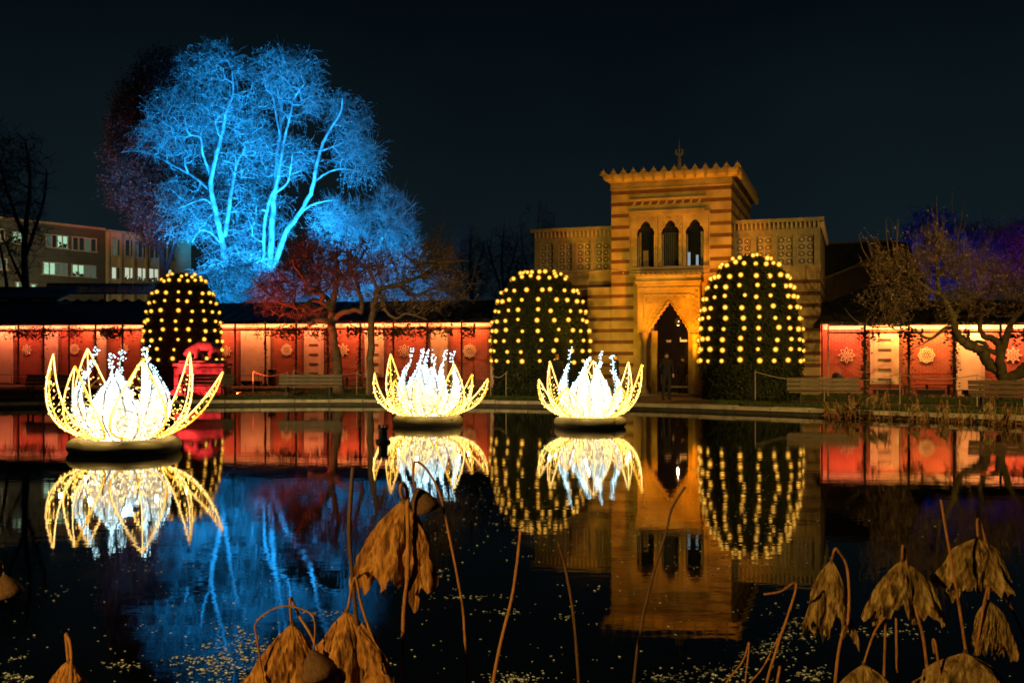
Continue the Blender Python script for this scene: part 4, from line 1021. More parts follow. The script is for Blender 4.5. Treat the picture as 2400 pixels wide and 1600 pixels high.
# dim red lit tree behind, left
d = 82
lb_ = [([P(400, 910, d), P(385, 650, d), P(350, 450, d), P(330, 250, d)], 0.4, 0.06), ([P(380, 600, d), P(320, 420, d), P(280, 330, d)], 0.2, 0.05), ([P(385, 650, d), P(430, 480, d), P(420, 300, d)], 0.2, 0.05)]
tree('dark_tree', 'dim reddish tree crown half hidden behind the great blue tree', lb_, [(330, 300, 75, 120, d, 5), (300, 400, 60, 100, d, 5), (380, 200, 70, 80, d, 5), (360, 480, 60, 110, d, 5)], 1700, 21, 0.9, mat('dimmed_bark', (0.045, 0.03, 0.03), 0.9), mat('dimmed_bark', (0.045, 0.03, 0.03), 0.9), mat('dead_leaf', (0.08, 0.045, 0.035), 0.8, 0.3), tip_r=0.018, twigs=4, twig_len=1.1, leaf=0.10, leaves=2)  # bark colour darkened so the tree stays dim under lamp spill
# dark bare trees: far left, and behind between tree and tower
d = 62
lb_ = [([P(60, 910, d), P(62, 700, d), P(58, 560, d), P(70, 440, d), P(60, 330, d)], 0.30, 0.05), ([P(60, 560, d), P(20, 460, d), P(0, 380, d)], 0.14, 0.04), ([P(60, 600, d), P(100, 480, d), P(110, 400, d)], 0.14, 0.04), ([P(20, 700, d), P(5, 600, d), P(-20, 500, d)], 0.12, 0.04), ([P(62, 680, d), P(30, 610, d), P(0, 540, d)], 0.12, 0.03)]
tree('bare_tree', 'dark bare tree in front of the office block at the left edge', lb_, [(50, 420, 80, 120, d, 3), (30, 560, 90, 110, d, 3), (0, 400, 60, 120, d, 3)], 420, 22, 0.7, BARKD, BARKD, None, tip_r=0.012, twigs=4, twig_len=0.9, up=0.9)
d = 70
for i, (px, top, w, lab) in enumerate([(1105, 530, 45, 'dark bare tree silhouette right of the small blue tree'), (1180, 520, 50, 'dark bare tree silhouette left of the tower wing'), (1262, 470, 55, 'tall thin bare tree rising above the left wing roof')]):
    lb_ = [([P(px, 910, d), P(px + 3, 720, d), P(px - 4, 620, d), P(px + 2, top, d)], 0.16, 0.03), ([P(px, 700, d), P(px - w * 0.6, 600, d), P(px - w * 0.8, top + 40, d)], 0.08, 0.02), ([P(px, 680, d), P(px + w * 0.5, 600, d), P(px + w * 0.7, top + 30, d)], 0.08, 0.02)]
    tree('bare_tree', lab, lb_, [(px, (top + 730) / 2, w, (730 - top) / 2, d, 2.5)], 260, 30 + i, 0.6, BARKD, BARKD, None, tip_r=0.010, twigs=3, twig_len=0.9, up=1.1)
# violet trees at right
d = 66
for i, (px, top, w, lab) in enumerate([(2190, 490, 90, 'tree lit deep blue behind the right arcade'), (2310, 520, 90, 'tree lit violet at the right edge behind the arcade'), (2410, 505, 60, 'tree lit purple cut by the right picture edge')]):
    lb_ = [([P(px, 910, d), P(px - 5, 700, d), P(px, 600, d), P(px + 5, top + 20, d)], 0.22, 0.04), ([P(px, 680, d), P(px - w * 0.5, 590, d)], 0.10, 0.03), ([P(px, 680, d), P(px + w * 0.5, 590, d)], 0.10, 0.03)]
    tree('violet_tree', lab, lb_, [(px, (top + 690) / 2, w, (690 - top) / 2, d, 3)], 520, 50 + i, 0.6, BARKP, TWIGP, DRYL, 'blue and violet lit trees at right', tip_r=0.013, twigs=3, twig_len=0.8, leaf=0.07, leaves=2)
# the red magnolia before the arcade
def T3(zx, zy): return 580 + zx / 3.564, 480 + zy / 3.564
limbs = []; DM = 42.5
lim([(765, 1590), (755, 1450), (745, 1300), (720, 1150), (705, 1000), (700, 880), (720, 790), (745, 650), (762, 560), (730, 430)], 0.26, 0.07, 0.0, DM, T3)
lim([(700, 985), (640, 965), (560, 972), (515, 1005)], 0.15, 0.11, -0.25, DM, T3)
lim([(700, 870), (620, 815), (540, 800), (470, 850), (400, 860)], 0.12, 0.04, -0.3, DM, T3)
lim([(712, 965), (800, 900), (900, 880), (955, 900)], 0.13, 0.09, -0.2, DM, T3)
lim([(640, 760), (570, 700), (510, 680), (440, 570), (380, 500)], 0.11, 0.04, -0.3, DM, T3)
lim([(700, 880), (660, 780), (600, 730), (590, 620), (520, 500)], 0.12, 0.04, 0.3, DM, T3)
lim([(955, 900), (950, 780), (900, 620), (860, 520), (840, 400)], 0.10, 0.04, 0.1, DM, T3)
lim([(745, 650), (840, 560), (950, 440), (1000, 350)], 0.09, 0.03, 0.2, DM, T3)
lim([(400, 860), (250, 800), (120, 690), (40, 620)], 0.06, 0.03, -0.2, DM, T3)
lob = lobes2([(330, 640, 260, 160, DM, 2.0), (560, 400, 250, 210, DM, 2.2), (850, 480, 250, 230, DM, 2.2), (200, 780, 220, 120, DM - 0.5, 1.5), (700, 650, 280, 150, DM, 2), (450, 900, 260, 60, DM, 1.5)], T3)
tree('magnolia_tree', 'crooked bare tree glowing red before the arcade, left of the middle lotus', limbs, lob, 950, 31, 0.34, BARKB, BARKB, BUDM, 'bare magnolias', tip_r=0.010, twigs=3, twig_len=0.36, droop=0.15, leaf=0.025, leaves=1, jitter=0.42, pipe=0.52, shoots=50, shoot_len=0.9)
limbs = []; DN = 41.5
lim([(1010, 1620), (1030, 1200), (1040, 920), (1075, 780), (1110, 710), (1200, 680), (1330, 640), (1460, 590), (1600, 490), (1750, 470), (1850, 470)], 0.16, 0.03, 0.0, DN, T3)
lim([(1110, 770), (1150, 880), (1240, 950), (1330, 910), (1500, 960)], 0.09, 0.03, -0.2, DN, T3)
lim([(1260, 665), (1400, 760), (1550, 700), (1700, 730), (1850, 780)], 0.08, 0.03, 0.2, DN, T3)
lim([(1460, 590), (1440, 470), (1540, 330), (1620, 200)], 0.06, 0.02, 0.1, DN, T3)
lim([(1090, 740), (1050, 620), (1000, 540), (940, 480)], 0.08, 0.03, 0.2, DN, T3)
lob = lobes2([(1200, 560, 230, 200, DN, 2), (1550, 480, 230, 190, DN, 2), (1700, 700, 200, 160, DN, 1.6), (1400, 800, 300, 130, DN, 1.6), (1100, 800, 150, 100, DN, 1.5)], T3)
tree('magnolia_tree', 'bare spreading tree with brown twigs beside the red tree', limbs, lob, 460, 32, 0.36, BARKB, BARKB, BUDM, 'bare magnolias', tip_r=0.009, twigs=3, twig_len=0.42, droop=-0.35, leaf=0.03, leaves=1, jitter=0.36, up=0.8, pipe=0.5, shoots=90, shoot_len=1.1)
# right tree
def T4(zx, zy): return 1900 + zx / 3.408, 440 + zy / 3.408
limbs = []; DR = 35.2
lim([(1560, 1700), (1545, 1600), (1530, 1490), (1440, 1420), (1385, 1340), (1350, 1285), (1270, 1268), (1205, 1220), (1160, 1130), (1140, 1030), (1090, 930), (1030, 845), (935, 830)], 0.235, 0.07, -0.05, DR, T4)
lim([(1530, 1490), (1512, 1350), (1500, 1240), (1440, 1200), (1380, 1180), (1350, 1100), (1372, 960), (1340, 860)], 0.17, 0.05, 0.1, DR, T4)
lim([(1550, 1520), (1640, 1500), (1720, 1420), (1800, 1330)], 0.24, 0.14, -0.1, DR, T4)
lim([(1512, 1330), (1560, 1210), (1600, 1080), (1690, 980), (1760, 900)], 0.15, 0.05, 0.2, DR, T4)
lim([(1500, 1320), (1420, 1290), (1380, 1235), (1290, 1230), (1230, 1190)], 0.10, 0.05, 0.3, DR, T4)
lim([(1145, 1110), (1060, 1130), (960, 1205), (860, 1160), (780, 1100)], 0.075, 0.025, -0.2, DR, T4)
lim([(960, 1205), (890, 1250), (800, 1290)], 0.035, 0.012, -0.1, DR, T4)
lim([(1030, 845), (1010, 680), (1000, 500), (1010, 330), (1005, 60)], 0.08, 0.01, 0.1, DR, T4)
lim([(960, 830), (800, 690), (700, 620), (690, 480), (700, 260)], 0.07, 0.012, -0.1, DR, T4)
lim([(1140, 1030), (1250, 900), (1450, 800), (1700, 780)], 0.08, 0.03, 0.1, DR, T4)
lim([(1030, 700), (1120, 500), (1180, 400), (1230, 60)], 0.05, 0.01, 0.2, DR, T4)
lim([(800, 690), (560, 640), (430, 520), (385, 370)], 0.045, 0.01, 0.1, DR, T4)
lim([(640, 620), (610, 420), (600, 250)], 0.035, 0.01, 0.1, DR, T4)
lim([(780, 1100), (520, 1110), (360, 1060), (270, 960)], 0.03, 0.01, 0.0, DR, T4)
lob = lobes2([(680, 640, 240, 150, DR, 1.8), (1020, 560, 230, 230, DR, 2), (1330, 700, 260, 220, DR, 2), (600, 880, 230, 140, DR, 1.5), (1600, 850, 220, 200, DR, 2), (1200, 930, 260, 140, DR, 1.6), (860, 830, 220, 160, DR, 1.5), (650, 1030, 230, 70, DR, 1.2)], T4)
tree('magnolia_tree', 'gnarled bare tree with budding twigs standing right, before the orange wall', limbs, lob, 780, 33, 0.30, mat('mossy_bark', (0.10, 0.085, 0.04), 0.9, 0.4, 6, 0.6, 20), BARKB, BUDM, 'bare magnolias', tip_r=0.0075, twigs=3, twig_len=0.34, droop=-0.35, leaf=0.032, leaves=1, jitter=0.36, up=0.8, pipe=0.52, shoots=170, shoot_len=1.25)

# ================================================================== TOPIARY DOMES WITH LIGHTS
globe = MB()
bpy_me = None
def ico(r, m, name):
    t = (1 + 5 ** 0.5) / 2; v = [(-1, t, 0), (1, t, 0), (-1, -t, 0), (1, -t, 0), (0, -1, t), (0, 1, t), (0, -1, -t), (0, 1, -t), (t, 0, -1), (t, 0, 1), (-t, 0, -1), (-t, 0, 1)]
    f = [(0, 11, 5), (0, 5, 1), (0, 1, 7), (0, 7, 10), (0, 10, 11), (1, 5, 9), (5, 11, 4), (11, 10, 2), (10, 7, 6), (7, 1, 8), (3, 9, 4), (3, 4, 2), (3, 2, 6), (3, 6, 8), (3, 8, 9), (4, 9, 5), (2, 4, 11), (6, 2, 10), (8, 6, 7), (9, 8, 1)]
    v = [Vector(q).normalized() for q in v]; mid = {}; f2 = []
    def mp(a, b):
        key = (min(a, b), max(a, b))
        if key not in mid: mid[key] = len(v); v.append(((v[a] + v[b]) / 2).normalized())
        return mid[key]
    for a, b, c in f:
        x, y, z = mp(a, b), mp(b, c), mp(c, a); f2 += [(a, x, z), (b, y, x), (c, z, y), (x, y, z)]
    me = bpy.data.meshes.new(name); me.from_pydata([tuple(q * r) for q in v], [], f2)
    me.polygons.foreach_set('use_smooth', [True] * len(f2)); me.materials.append(m); return me
GL = ico(0.106, HALO, 'bulb')
def dome(px, w_px, top_py, d, lab, rows, seed, ncol=16):
    rg = np.random.default_rng(seed); rnd = random.Random(seed)
    Rr = w_px * d / F / 2; H = Zat(top_py, d) - GZ; c = Vector((X(px, d), d, GZ))
    o = empty('topiary_dome', c, 0, lab, 'topiary', 'topiary domes hung with lights')
    def prof(h): return Rr * max(0, 1 - h ** 4.0) ** (1 / 2.2) * (0.93 + 0.07 * min(1, h / 0.35))
    hs = [0, 0.05, 0.12, 0.2, 0.3, 0.4, 0.5, 0.6, 0.7, 0.78, 0.85, 0.9, 0.94, 0.97, 0.99, 1.0]
    MB().lathe([(max(0.02, prof(h) - 0.10), h * (H - 0.08)) for h in hs], 40).build('core', mat('hedge_core', (0.012, 0.016, 0.006), 0.9, 0.4, 8), o, True)
    N = 26000
    h = rg.random(N); r_ = np.array([prof(x) for x in h]); keep = rg.random(N) < (r_ / Rr * 0.9 + 0.25); h, r_ = h[keep], r_[keep]; N = len(h)
    th = rg.random(N) * 2 * np.pi
    lump = 0.08 * np.sin(th * 5 + h * 9) + 0.06 * np.sin(th * 11 - h * 17) + 0.05 * np.sin(th * 3 - h * 5 + seed)
    rr_ = np.maximum(0, r_ - 0.07 + lump * 0.6 + rg.normal(0, 0.05, N))
    ctr = np.stack([rr_ * np.cos(th), rr_ * np.sin(th), h * H - 0.02 + rg.normal(0, 0.02, N)], axis=1)
    nr = np.stack([np.cos(th), np.sin(th), 0.2 + 1.2 * h ** 6], axis=1) + rg.normal(0, 0.55, (N, 3)); nr /= np.linalg.norm(nr, axis=1, keepdims=True)
    a1 = np.cross(nr, rg.normal(0, 1, (N, 3))); a1 /= np.linalg.norm(a1, axis=1, keepdims=True); a2 = np.cross(nr, a1)
    s_ = (0.035 + 0.03 * rg.random((N, 1)))
    v = np.stack([ctr - a1 * s_, ctr + a2 * s_ * 0.6, ctr + a1 * s_, ctr - a2 * s_ * 0.6], axis=1).reshape(-1, 3)
    tag(link('foliage', npmesh('foliage', v, np.arange(N * 4).reshape(-1, 4), LEAFD), o), kind='stuff')
    cable = MB(); view = math.atan2(-c.y, -c.x)
    for j in range(ncol):
        a = 2 * PI * (j + 0.3) / ncol
        da = (a - view + PI) % (2 * PI) - PI
        if abs(da) > R(104): continue
        pts = []
        for i in range(rows):
            hh_ = 0.27 + (0.985 - 0.27) * (i + rnd.uniform(-0.10, 0.10)) / (rows - 1)
            if i == rows - 1: hh_ = rnd.uniform(0.955, 0.99)
            if i == rows - 2: hh_ = rnd.uniform(0.915, 0.94)
            if i >= rows - 1 and rnd.random() < 0.35: continue
            a_ = a + rnd.gauss(0, 0.045); rad = prof(hh_) + 0.03 + rnd.uniform(-0.03, 0.03)
            q_ = Vector((rad * math.cos(a_), rad * math.sin(a_), hh_ * H + (0.03 if hh_ > 0.9 else 0)))
            link('bulb', GL, o, q_, None, (rnd.uniform(0.78, 1.12),) * 3); pts.append(q_ * 0.995)
        if len(pts) > 2: cable.tube(pts, 0.008, 3)
    cable.build('light_cable', IRON, o)
dome(429, 178, 640, 45.5, 'small dome of clipped hedge with amber lights behind the left lotus', 10, 1, 16)
dome(1266, 233, 634, 41.0, 'clipped hedge dome with amber lights left of the gate', 10, 2, 18)
dome(1758, 237, 598, 36.6, 'clipped hedge dome with amber lights right of the gate', 11, 3, 18)

# ================================================================== LOTUS LIGHTS
def lotus(px, wl, sc, label, petals, inner, rk, seed, watt):
    rnd = random.Random(seed); d = CH * F / (wl - HZ)
    o = empty('lotus_light', (X(px, d), d, 0), 0, label, 'light sculpture', 'giant lotus lights floating on the pool')
    # float ring
    mb = MB(); ka, kb = 56, 14; RM, rm = 0.86 * rk, 0.175
    for i in range(ka):
        a = 2 * PI * i / ka; cr = 1 - 0.05 * (1 if i % 14 == 0 else 0)
        for j in range(kb):
            b = 2 * PI * j / kb; r = RM + rm * cr * math.cos(b); mb.v.append((r * math.cos(a), r * math.sin(a), 0.115 + 0.155 * cr * math.sin(b)))
    for i in range(ka):
        for j in range(kb):
            mb.f.append((i * kb + j, ((i + 1) % ka) * kb + j, ((i + 1) % ka) * kb + (j + 1) % kb, i * kb + (j + 1) % kb))
    mb.build('float_ring', RUBB, o, True)
    MB().lathe([(RM - 0.05, 0.14), (RM - 0.05, 0.19), (0.1, 0.2)], 28).build('platform', IRON, o)
    for (azd, rt, zt_, bul, wmax) in petals:
        az = R(azd); er = Vector((math.cos(az), math.sin(az), 0)); et = Vector((-math.sin(az), math.cos(az), 0)); ez = Vector((0, 0, 1))
        p0, p1, p2 = Vector((0.58, 0.26)), Vector((bul, 0.42)), Vector((rt, zt_))
        cl = bezier(p0, p1, p2, 22)
        def wdt(t): return 1.12 * wmax * (math.sin(PI * min(1, t ** 0.86)) ** 0.85 if 0 < t < 1 else 0)
        mid = [er * q.x * sc + ez * q.y * sc for q in cl]
        cup = lambda t: er * (-0.25 * wdt(t) * sc)
        ed = []
        for sgn in (-1, 1): ed.append([mid[i] + et * sgn * (wdt(i / 21) + 0.03 * (1 - i / 21)) * sc + cup(i / 21) for i in range(22)])
        f = MB(); f.tube(ed[0], 0.016, 5).tube(ed[1], 0.016, 5).tube(mid, 0.013, 5)
        for i in range(3, 20, 2):
            f.tube([ed[0][i], mid[max(0, i - 2)]], 0.007, 4, False); f.tube([ed[1][i], mid[max(0, i - 2)]], 0.007, 4, False)
        po_ = f.build('outer_petal', WIRE, o)
        rp_ = MB()
        for e_ in ed: rp_.tube([q + Vector((0, -0.004, 0.004)) for q in e_], 0.021, 6)
        rp_.tube([mid[i] for i in range(0, 22)], 0.0135, 5); rp_.build('light_rope', YR, po_)
        b = MB()
        for e_ in ed:
            for i in range(21):
                L = (e_[i + 1] - e_[i]).length; k = max(1, int(L / 0.045))
                for q in range(k): b.octa(e_[i].lerp(e_[i + 1], (q + rnd.random() * 0.6) / k) + Vector((rnd.gauss(0, 0.010), rnd.gauss(0, 0.010), rnd.gauss(0, 0.008))), rnd.uniform(0.012, 0.018))
        for i in range(2, 20):
            for e_ in ed:
                for _ in range(4 if i < 14 else 2):
                    if rnd.random() < 0.95: b.octa(e_[i].lerp(mid[max(0, i - 2)], rnd.random()) + Vector((rnd.gauss(0, 0.015),) * 3), rnd.uniform(0.011, 0.018))
        tag(b.build('petal_lights', YB, po_), kind='stuff')
    for (azd, r0, rb, rt, zt_, w, lean, tip) in inner:
        az = R(azd); er = Vector((math.cos(az), math.sin(az), 0)); et = Vector((-math.sin(az), math.cos(az), 0)); ez = Vector((0, 0, 1))
        cl = bezier(Vector((r0, 0.22)), Vector((rb, 0.75)), Vector((rt, zt_)), 18)
        def wdt(t): return w * (math.sin(PI * min(1, (t * 0.93 + 0.04) ** 0.85)) ** 0.8)
        s_ = MB(); k = 9; grid = []
        for i in range(18):
            t = i / 17; row = []
            for j in range(k):
                u = (j / (k - 1)) * 2 - 1
                row.append((er * (cl[i].x - 0.55 * wdt(t) * u * u * 0.8) + et * wdt(t) * u + ez * cl[i].y) * sc + Vector((rnd.gauss(0, 0.006), rnd.gauss(0, 0.006), 0)))
            grid.append(row)
        for row in grid: s_.v += [tuple(q) for q in row]
        for i in range(17):
            for j in range(k - 1): s_.f.append((i * k + j, i * k + j + 1, (i + 1) * k + j + 1, (i + 1) * k + j))
        po_ = s_.build('inner_petal', NET, o, True)
        fr_ = MB(); fr_.tube([g[0] for g in grid], 0.013, 4).tube([g[-1] for g in grid], 0.013, 4).tube([g[4] + er * 0.02 for g in grid], 0.011, 4)
        for i in (4, 7, 10): fr_.tube([grid[i][4] + er * 0.02, grid[i + 2][1] + er * 0.015], 0.006, 4).tube([grid[i][4] + er * 0.02, grid[i + 2][7] + er * 0.015], 0.006, 4)
        fr_.build('petal_frame', IRON, po_)
        bw, bc = MB(), MB()
        for _ in range(430):
            t = rnd.random() ** 1.15; u = rnd.uniform(-1, 1); i = min(16, int(t * 17)); j = min(k - 2, int((u + 1) / 2 * (k - 1)))
            q = grid[i][j].lerp(grid[i + 1][j + 1], rnd.random()) + er * rnd.choice((-0.025, 0.025))
            (bc if t > 0.62 or rnd.random() < 0.2 else bw).octa(q, rnd.uniform(0.009, 0.016))
        for e_ in (0, k - 1):
            for i in range(17):
                for q in range(3): bc.octa(grid[i][e_].lerp(grid[i + 1][e_], rnd.random()), 0.013) if i > 8 else bw.octa(grid[i][e_].lerp(grid[i + 1][e_], rnd.random()), 0.013)
        tip0 = grid[-1][4]
        sp_ = [tip0, tip0 + Vector((lean * 0.12, 0, 0.14)) * sc, tip0 + Vector((lean * 0.32 + rnd.uniform(-.03, .03), 0, tip)) * sc]
        st_ = spline(sp_, 5)
        fr2 = MB(); fr2.tube(st_, 0.010, 4)
        for i, q in enumerate(st_):
            for _ in range(4): 
                e_ = q + Vector((rnd.gauss(0, 0.03), rnd.gauss(0, 0.03), rnd.gauss(0, 0.03))); bc.octa(e_, rnd.uniform(0.011, 0.019))
        fr2.build('sprig', WIRE, po_)
        if bw.v: tag(bw.build('petal_lights', WB, po_), kind='stuff')
        tag(bc.build('sprig_lights', CB, po_), kind='stuff')
    for i in range(4):
        a = R(45 + 90 * i)
        l_ = lamp('lotus_lamp', 'POINT', (0.22 * math.cos(a), 0.22 * math.sin(a), 0.45 + 0.12 * (i % 2)), None, watt / 4, (1.0, 0.83, 0.58), shadow_soft_size=0.06); l_.parent = o
    for i in range(6):
        a = R(20 + 60 * i); l_ = lamp('petal_lamp', 'POINT', (1.12 * math.cos(a), 1.12 * math.sin(a), 0.78), None, 22, (1.0, 0.62, 0.18), shadow_soft_size=0.03); l_.parent = o
    l_ = lamp('lotus_lamp', 'POINT', (0, 0, 1.15), None, watt * 0.18, (0.75, 0.92, 1.0), shadow_soft_size=0.06); l_.parent = o
pet1 = [(180, 1.36, 1.84, 1.72, 0.30), (0, 1.86, 1.50, 1.50, 0.30), (240, 1.08, 1.62, 1.30, 0.42), (304, 1.30, 1.72, 1.42, 0.42), (140, 1.45, 1.95, 1.45, 0.38), (42, 1.28, 1.88, 1.38, 0.38), (96, 1.2, 1.7, 1.3, 0.33)]
inn1 = [(262, 0.40, 1.10, 0.45, 1.40, 0.36, -0.15, 0.42), (195, 0.42, 1.22, 0.72, 1.42, 0.36, 0.75, 0.50), (345, 0.42, 1.22, 0.66, 1.48, 0.36, -0.65, 0.46), (125, 0.4, 1.05, 0.45, 1.44, 0.34, 0.2, 0.45), (60, 0.4, 1.05, 0.45, 1.46, 0.34, 0.1, 0.48), (228, 0.42, 1.12, 0.30, 1.0, 0.34, 0.1, 0.1), (308, 0.42, 1.12, 0.3, 1.0, 0.34, 0.1, 0.1)]
lotus(293, 1057, 1.0, 'largest lotus light, nearest, floating at left with long curved outer petals', pet1, inn1, 1.0, 1, 62)
pet2 = [(203, 1.44, 1.38, 1.62, 0.34), (150, 1.22, 1.86, 1.32, 0.36), (338, 1.72, 1.22, 1.6, 0.34), (24, 1.25, 1.32, 1.25, 0.36), (318, 0.98, 1.60, 1.2, 0.40), (255, 0.95, 1.15, 1.25, 0.38), (222, 1.05, 1.2, 1.35, 0.36), (90, 1.2, 1.5, 1.3, 0.36)]
inn2 = [(200, 0.40, 1.05, 0.62, 1.42, 0.34, 0.75, 0.55), (238, 0.40, 0.95, 0.40, 1.50, 0.36, 0.35, 0.46), (295, 0.40, 1.0, 0.42, 1.38, 0.37, -0.1, 0.46), (345, 0.40, 1.12, 0.72, 1.36, 0.33, -0.2, 0.55), (120, 0.3, 0.6, 0.25, 1.5, 0.33, 0.3, 0.45), (40, 0.3, 0.62, 0.42, 1.42, 0.3, 0.3, 0.5), (270, 0.25, 0.5, 0.15, 1.3, 0.28, 0.0, 0.2)]
lotus(1003, 995, 1.0, 'middle lotus light with a pale core, left of the middle hedge dome', pet2, inn2, 0.87, 2, 58)
pet3 = [(204, 1.50, 1.26, 1.5, 0.33), (150, 1.20, 1.72, 1.3, 0.35), (335, 1.42, 1.64, 1.45, 0.33), (25, 1.18, 1.70, 1.3, 0.33), (273, 0.62, 1.74, 1.15, 0.40), (228, 0.98, 1.05, 1.25, 0.37), (315, 1.02, 1.1, 1.25, 0.37), (90, 1.1, 1.5, 1.3, 0.36)]
inn3 = [(195, 0.40, 1.10, 0.66, 1.48, 0.33, 0.45, 0.55), (235, 0.40, 0.98, 0.42, 1.38, 0.36, 0.6, 0.42), (295, 0.40, 0.98, 0.34, 1.48, 0.37, 0.3, 0.5), (345, 0.40, 1.12, 0.66, 1.36, 0.34, -0.3, 0.50), (120, 0.3, 0.6, 0.3, 1.4, 0.33, 0.3, 0.3), (50, 0.3, 0.62, 0.35, 1.4, 0.3, 0.2, 0.3)]
lotus(1383, 999, 0.97, 'right lotus light floating in front of the tower gate', pet3, inn3, 0.88, 3, 58)

# ================================================================== THINGS ON THE FAR SHORE
def gpt(px, d, z=GZ): return Vector((X(px, d), d, z))
# pedestal and bronze beast
ped = empty('statue_pedestal', gpt(476, 41.2), 0, 'broad stone pedestal glowing red on the lawn beside the small dome', 'pedestal')
PS = mat('pedestal_stone', (0.36, 0.30, 0.27), 0.85, 0.65, 3.5, 0.7, 18)
MB().box(-1.13, 1.13, -0.72, 0.72, 0, 0.16).build('base', PS, ped)
bs = MB(); frustum(bs, (-1.10, 1.10, -0.7, 0.7), (-1.02, 1.02, -0.62, 0.62), 0.161, 0.24); bs.build('base_moulding', PS, ped)
MB().box(-1.0, 1.0, -0.6, 0.6, 0.241, 1.10).build('body', PS, ped)
MB().box(-0.90, 0.90, -0.52, 0.52, 1.101, 1.17).build('neck', PS, ped)
MB().box(-1.04, 1.04, -0.66, 0.66, 1.171, 1.29).build('cap', PS, ped)
MB().box(-0.84, 0.84, -0.50, 0.50, 1.291, 1.40).build('plinth', PS, ped)
def skin(name, pts, edges, radii, m, parent, sub=2, loc=None, rot=None):
    me = bpy.data.meshes.new(name); me.from_pydata([tuple(p_) for p_ in pts], edges, []); me.materials.append(m)
    ob_ = link(name, me, parent, loc, rot)
    me.skin_vertices.new(name='') if hasattr(me.skin_vertices, 'new') and not me.skin_vertices else None
    md = ob_.modifiers.new('skin', 'SKIN')
    if not me.skin_vertices: me.skin_vertices.new()
    for i, r in enumerate(radii): me.skin_vertices[0].data[i].radius = r if hasattr(r, '__len__') else (r, r)
    me.skin_vertices[0].data[0].use_root = True
    md.use_smooth_shade = True
    ss = ob_.modifiers.new('sub', 'SUBSURF'); ss.levels = sub; ss.render_levels = sub
    dg = bpy.context.evaluated_depsgraph_get(); ev = ob_.evaluated_get(dg); nm = bpy.data.meshes.new_from_object(ev)
    ob_.modifiers.clear(); ob_.data = nm
    if not nm.materials: nm.materials.append(m)
    nm.polygons.foreach_set('use_smooth', [True] * len(nm.polygons))
    return ob_
BRZ = mat('bronze', (0.26, 0.20, 0.18), 0.45, 0.35, 10, 0.5, 30, spec=0.5)
be = empty('beast_statue', gpt(476, 41.2, GZ + 1.40), 0, 'bronze statue of a prowling beast with lowered head on the red pedestal', 'statue')
sp_ = [(0.10, 0, 0.62), (-0.12, 0, 0.60), (-0.34, 0, 0.52), (-0.52, 0, 0.40), (-0.66, 0, 0.30), (-0.80, 0, 0.20),
       (0.32, 0, 0.60), (0.50, 0, 0.50), (0.62, 0, 0.42),
       (-0.26, -0.13, 0.38), (-0.22, -0.15, 0.20), (-0.32, -0.15, 0.05), (-0.40, -0.15, 0.03),
       (-0.20, 0.13, 0.38), (-0.05, 0.15, 0.20), (-0.02, 0.15, 0.05), (-0.10, 0.15, 0.03),
       (0.44, -0.13, 0.40), (0.30, -0.15, 0.26), (0.40, -0.15, 0.10), (0.30, -0.15, 0.04),
       (0.50, 0.13, 0.40), (0.56, 0.15, 0.25), (0.66, 0.15, 0.12), (0.62, 0.15, 0.03),
       (0.70, 0, 0.36), (0.74, 0, 0.22), (0.78, 0, 0.14)]
ed_ = [(0, 1), (1, 2), (2, 3), (3, 4), (4, 5), (0, 6), (6, 7), (7, 8), (2, 9), (9, 10), (10, 11), (11, 12), (2, 13), (13, 14), (14, 15), (15, 16), (7, 17), (17, 18), (18, 19), (19, 20), (7, 21), (21, 22), (22, 23), (23, 24), (8, 25), (25, 26), (26, 27)]
rd_ = [0.22, 0.22, 0.23, 0.20, 0.17, 0.10, 0.20, 0.18, 0.12, 0.13, 0.09, 0.065, 0.065, 0.13, 0.09, 0.065, 0.065, 0.16, 0.12, 0.075, 0.065, 0.16, 0.12, 0.075, 0.065, 0.04, 0.03, 0.02]
skin('body', sp_, ed_, rd_, BRZ, be)
er_ = MB()
for y in (-0.07, 0.07): er_.lathe([(0.045, 0.0), (0.05, 0.04), (0.01, 0.09)], 8, (-0.50, y))
o_ = er_.build('ears', BRZ, be, True); o_.location = (0, 0, 0.43)
MB().box(-0.8, 0.8, -0.25, 0.25, -0.0, 0.025).build('statue_base', BRZ, be)
# red lit bedding plants at the foot
rr = random.Random(9); mb = MB()
for _ in range(700):
    px = rr.uniform(445, 720); d = 39.5 + rr.uniform(-0.35, 0.35); c = gpt(px, d, GZ + rr.uniform(0.0, 0.14)); a = rr.uniform(0, 2 * PI); s_ = rr.uniform(0.04, 0.09)
    mb.add([c, c + Vector((math.cos(a) * s_, math.sin(a) * s_ * 0.5, s_ * 0.9)), c + Vector((math.cos(a + 1.2) * s_, math.sin(a + 1.2) * s_ * 0.5, s_ * 0.5))], [(0, 1, 2)])
tag(mb.build('bedding_plants', mat('bedding_leaf', (0.22, 0.10, 0.06), 0.7, 0.4, 3)), kind='stuff')
lamp('bedding_flood', 'SPOT', tuple(gpt(530, 38.4, 0.32)), tuple(gpt(640, 39.6, 0.25)), 14, (1.0, 0.08, 0.05), spot_size=R(120), spot_blend=0.5, shadow_soft_size=0.05)
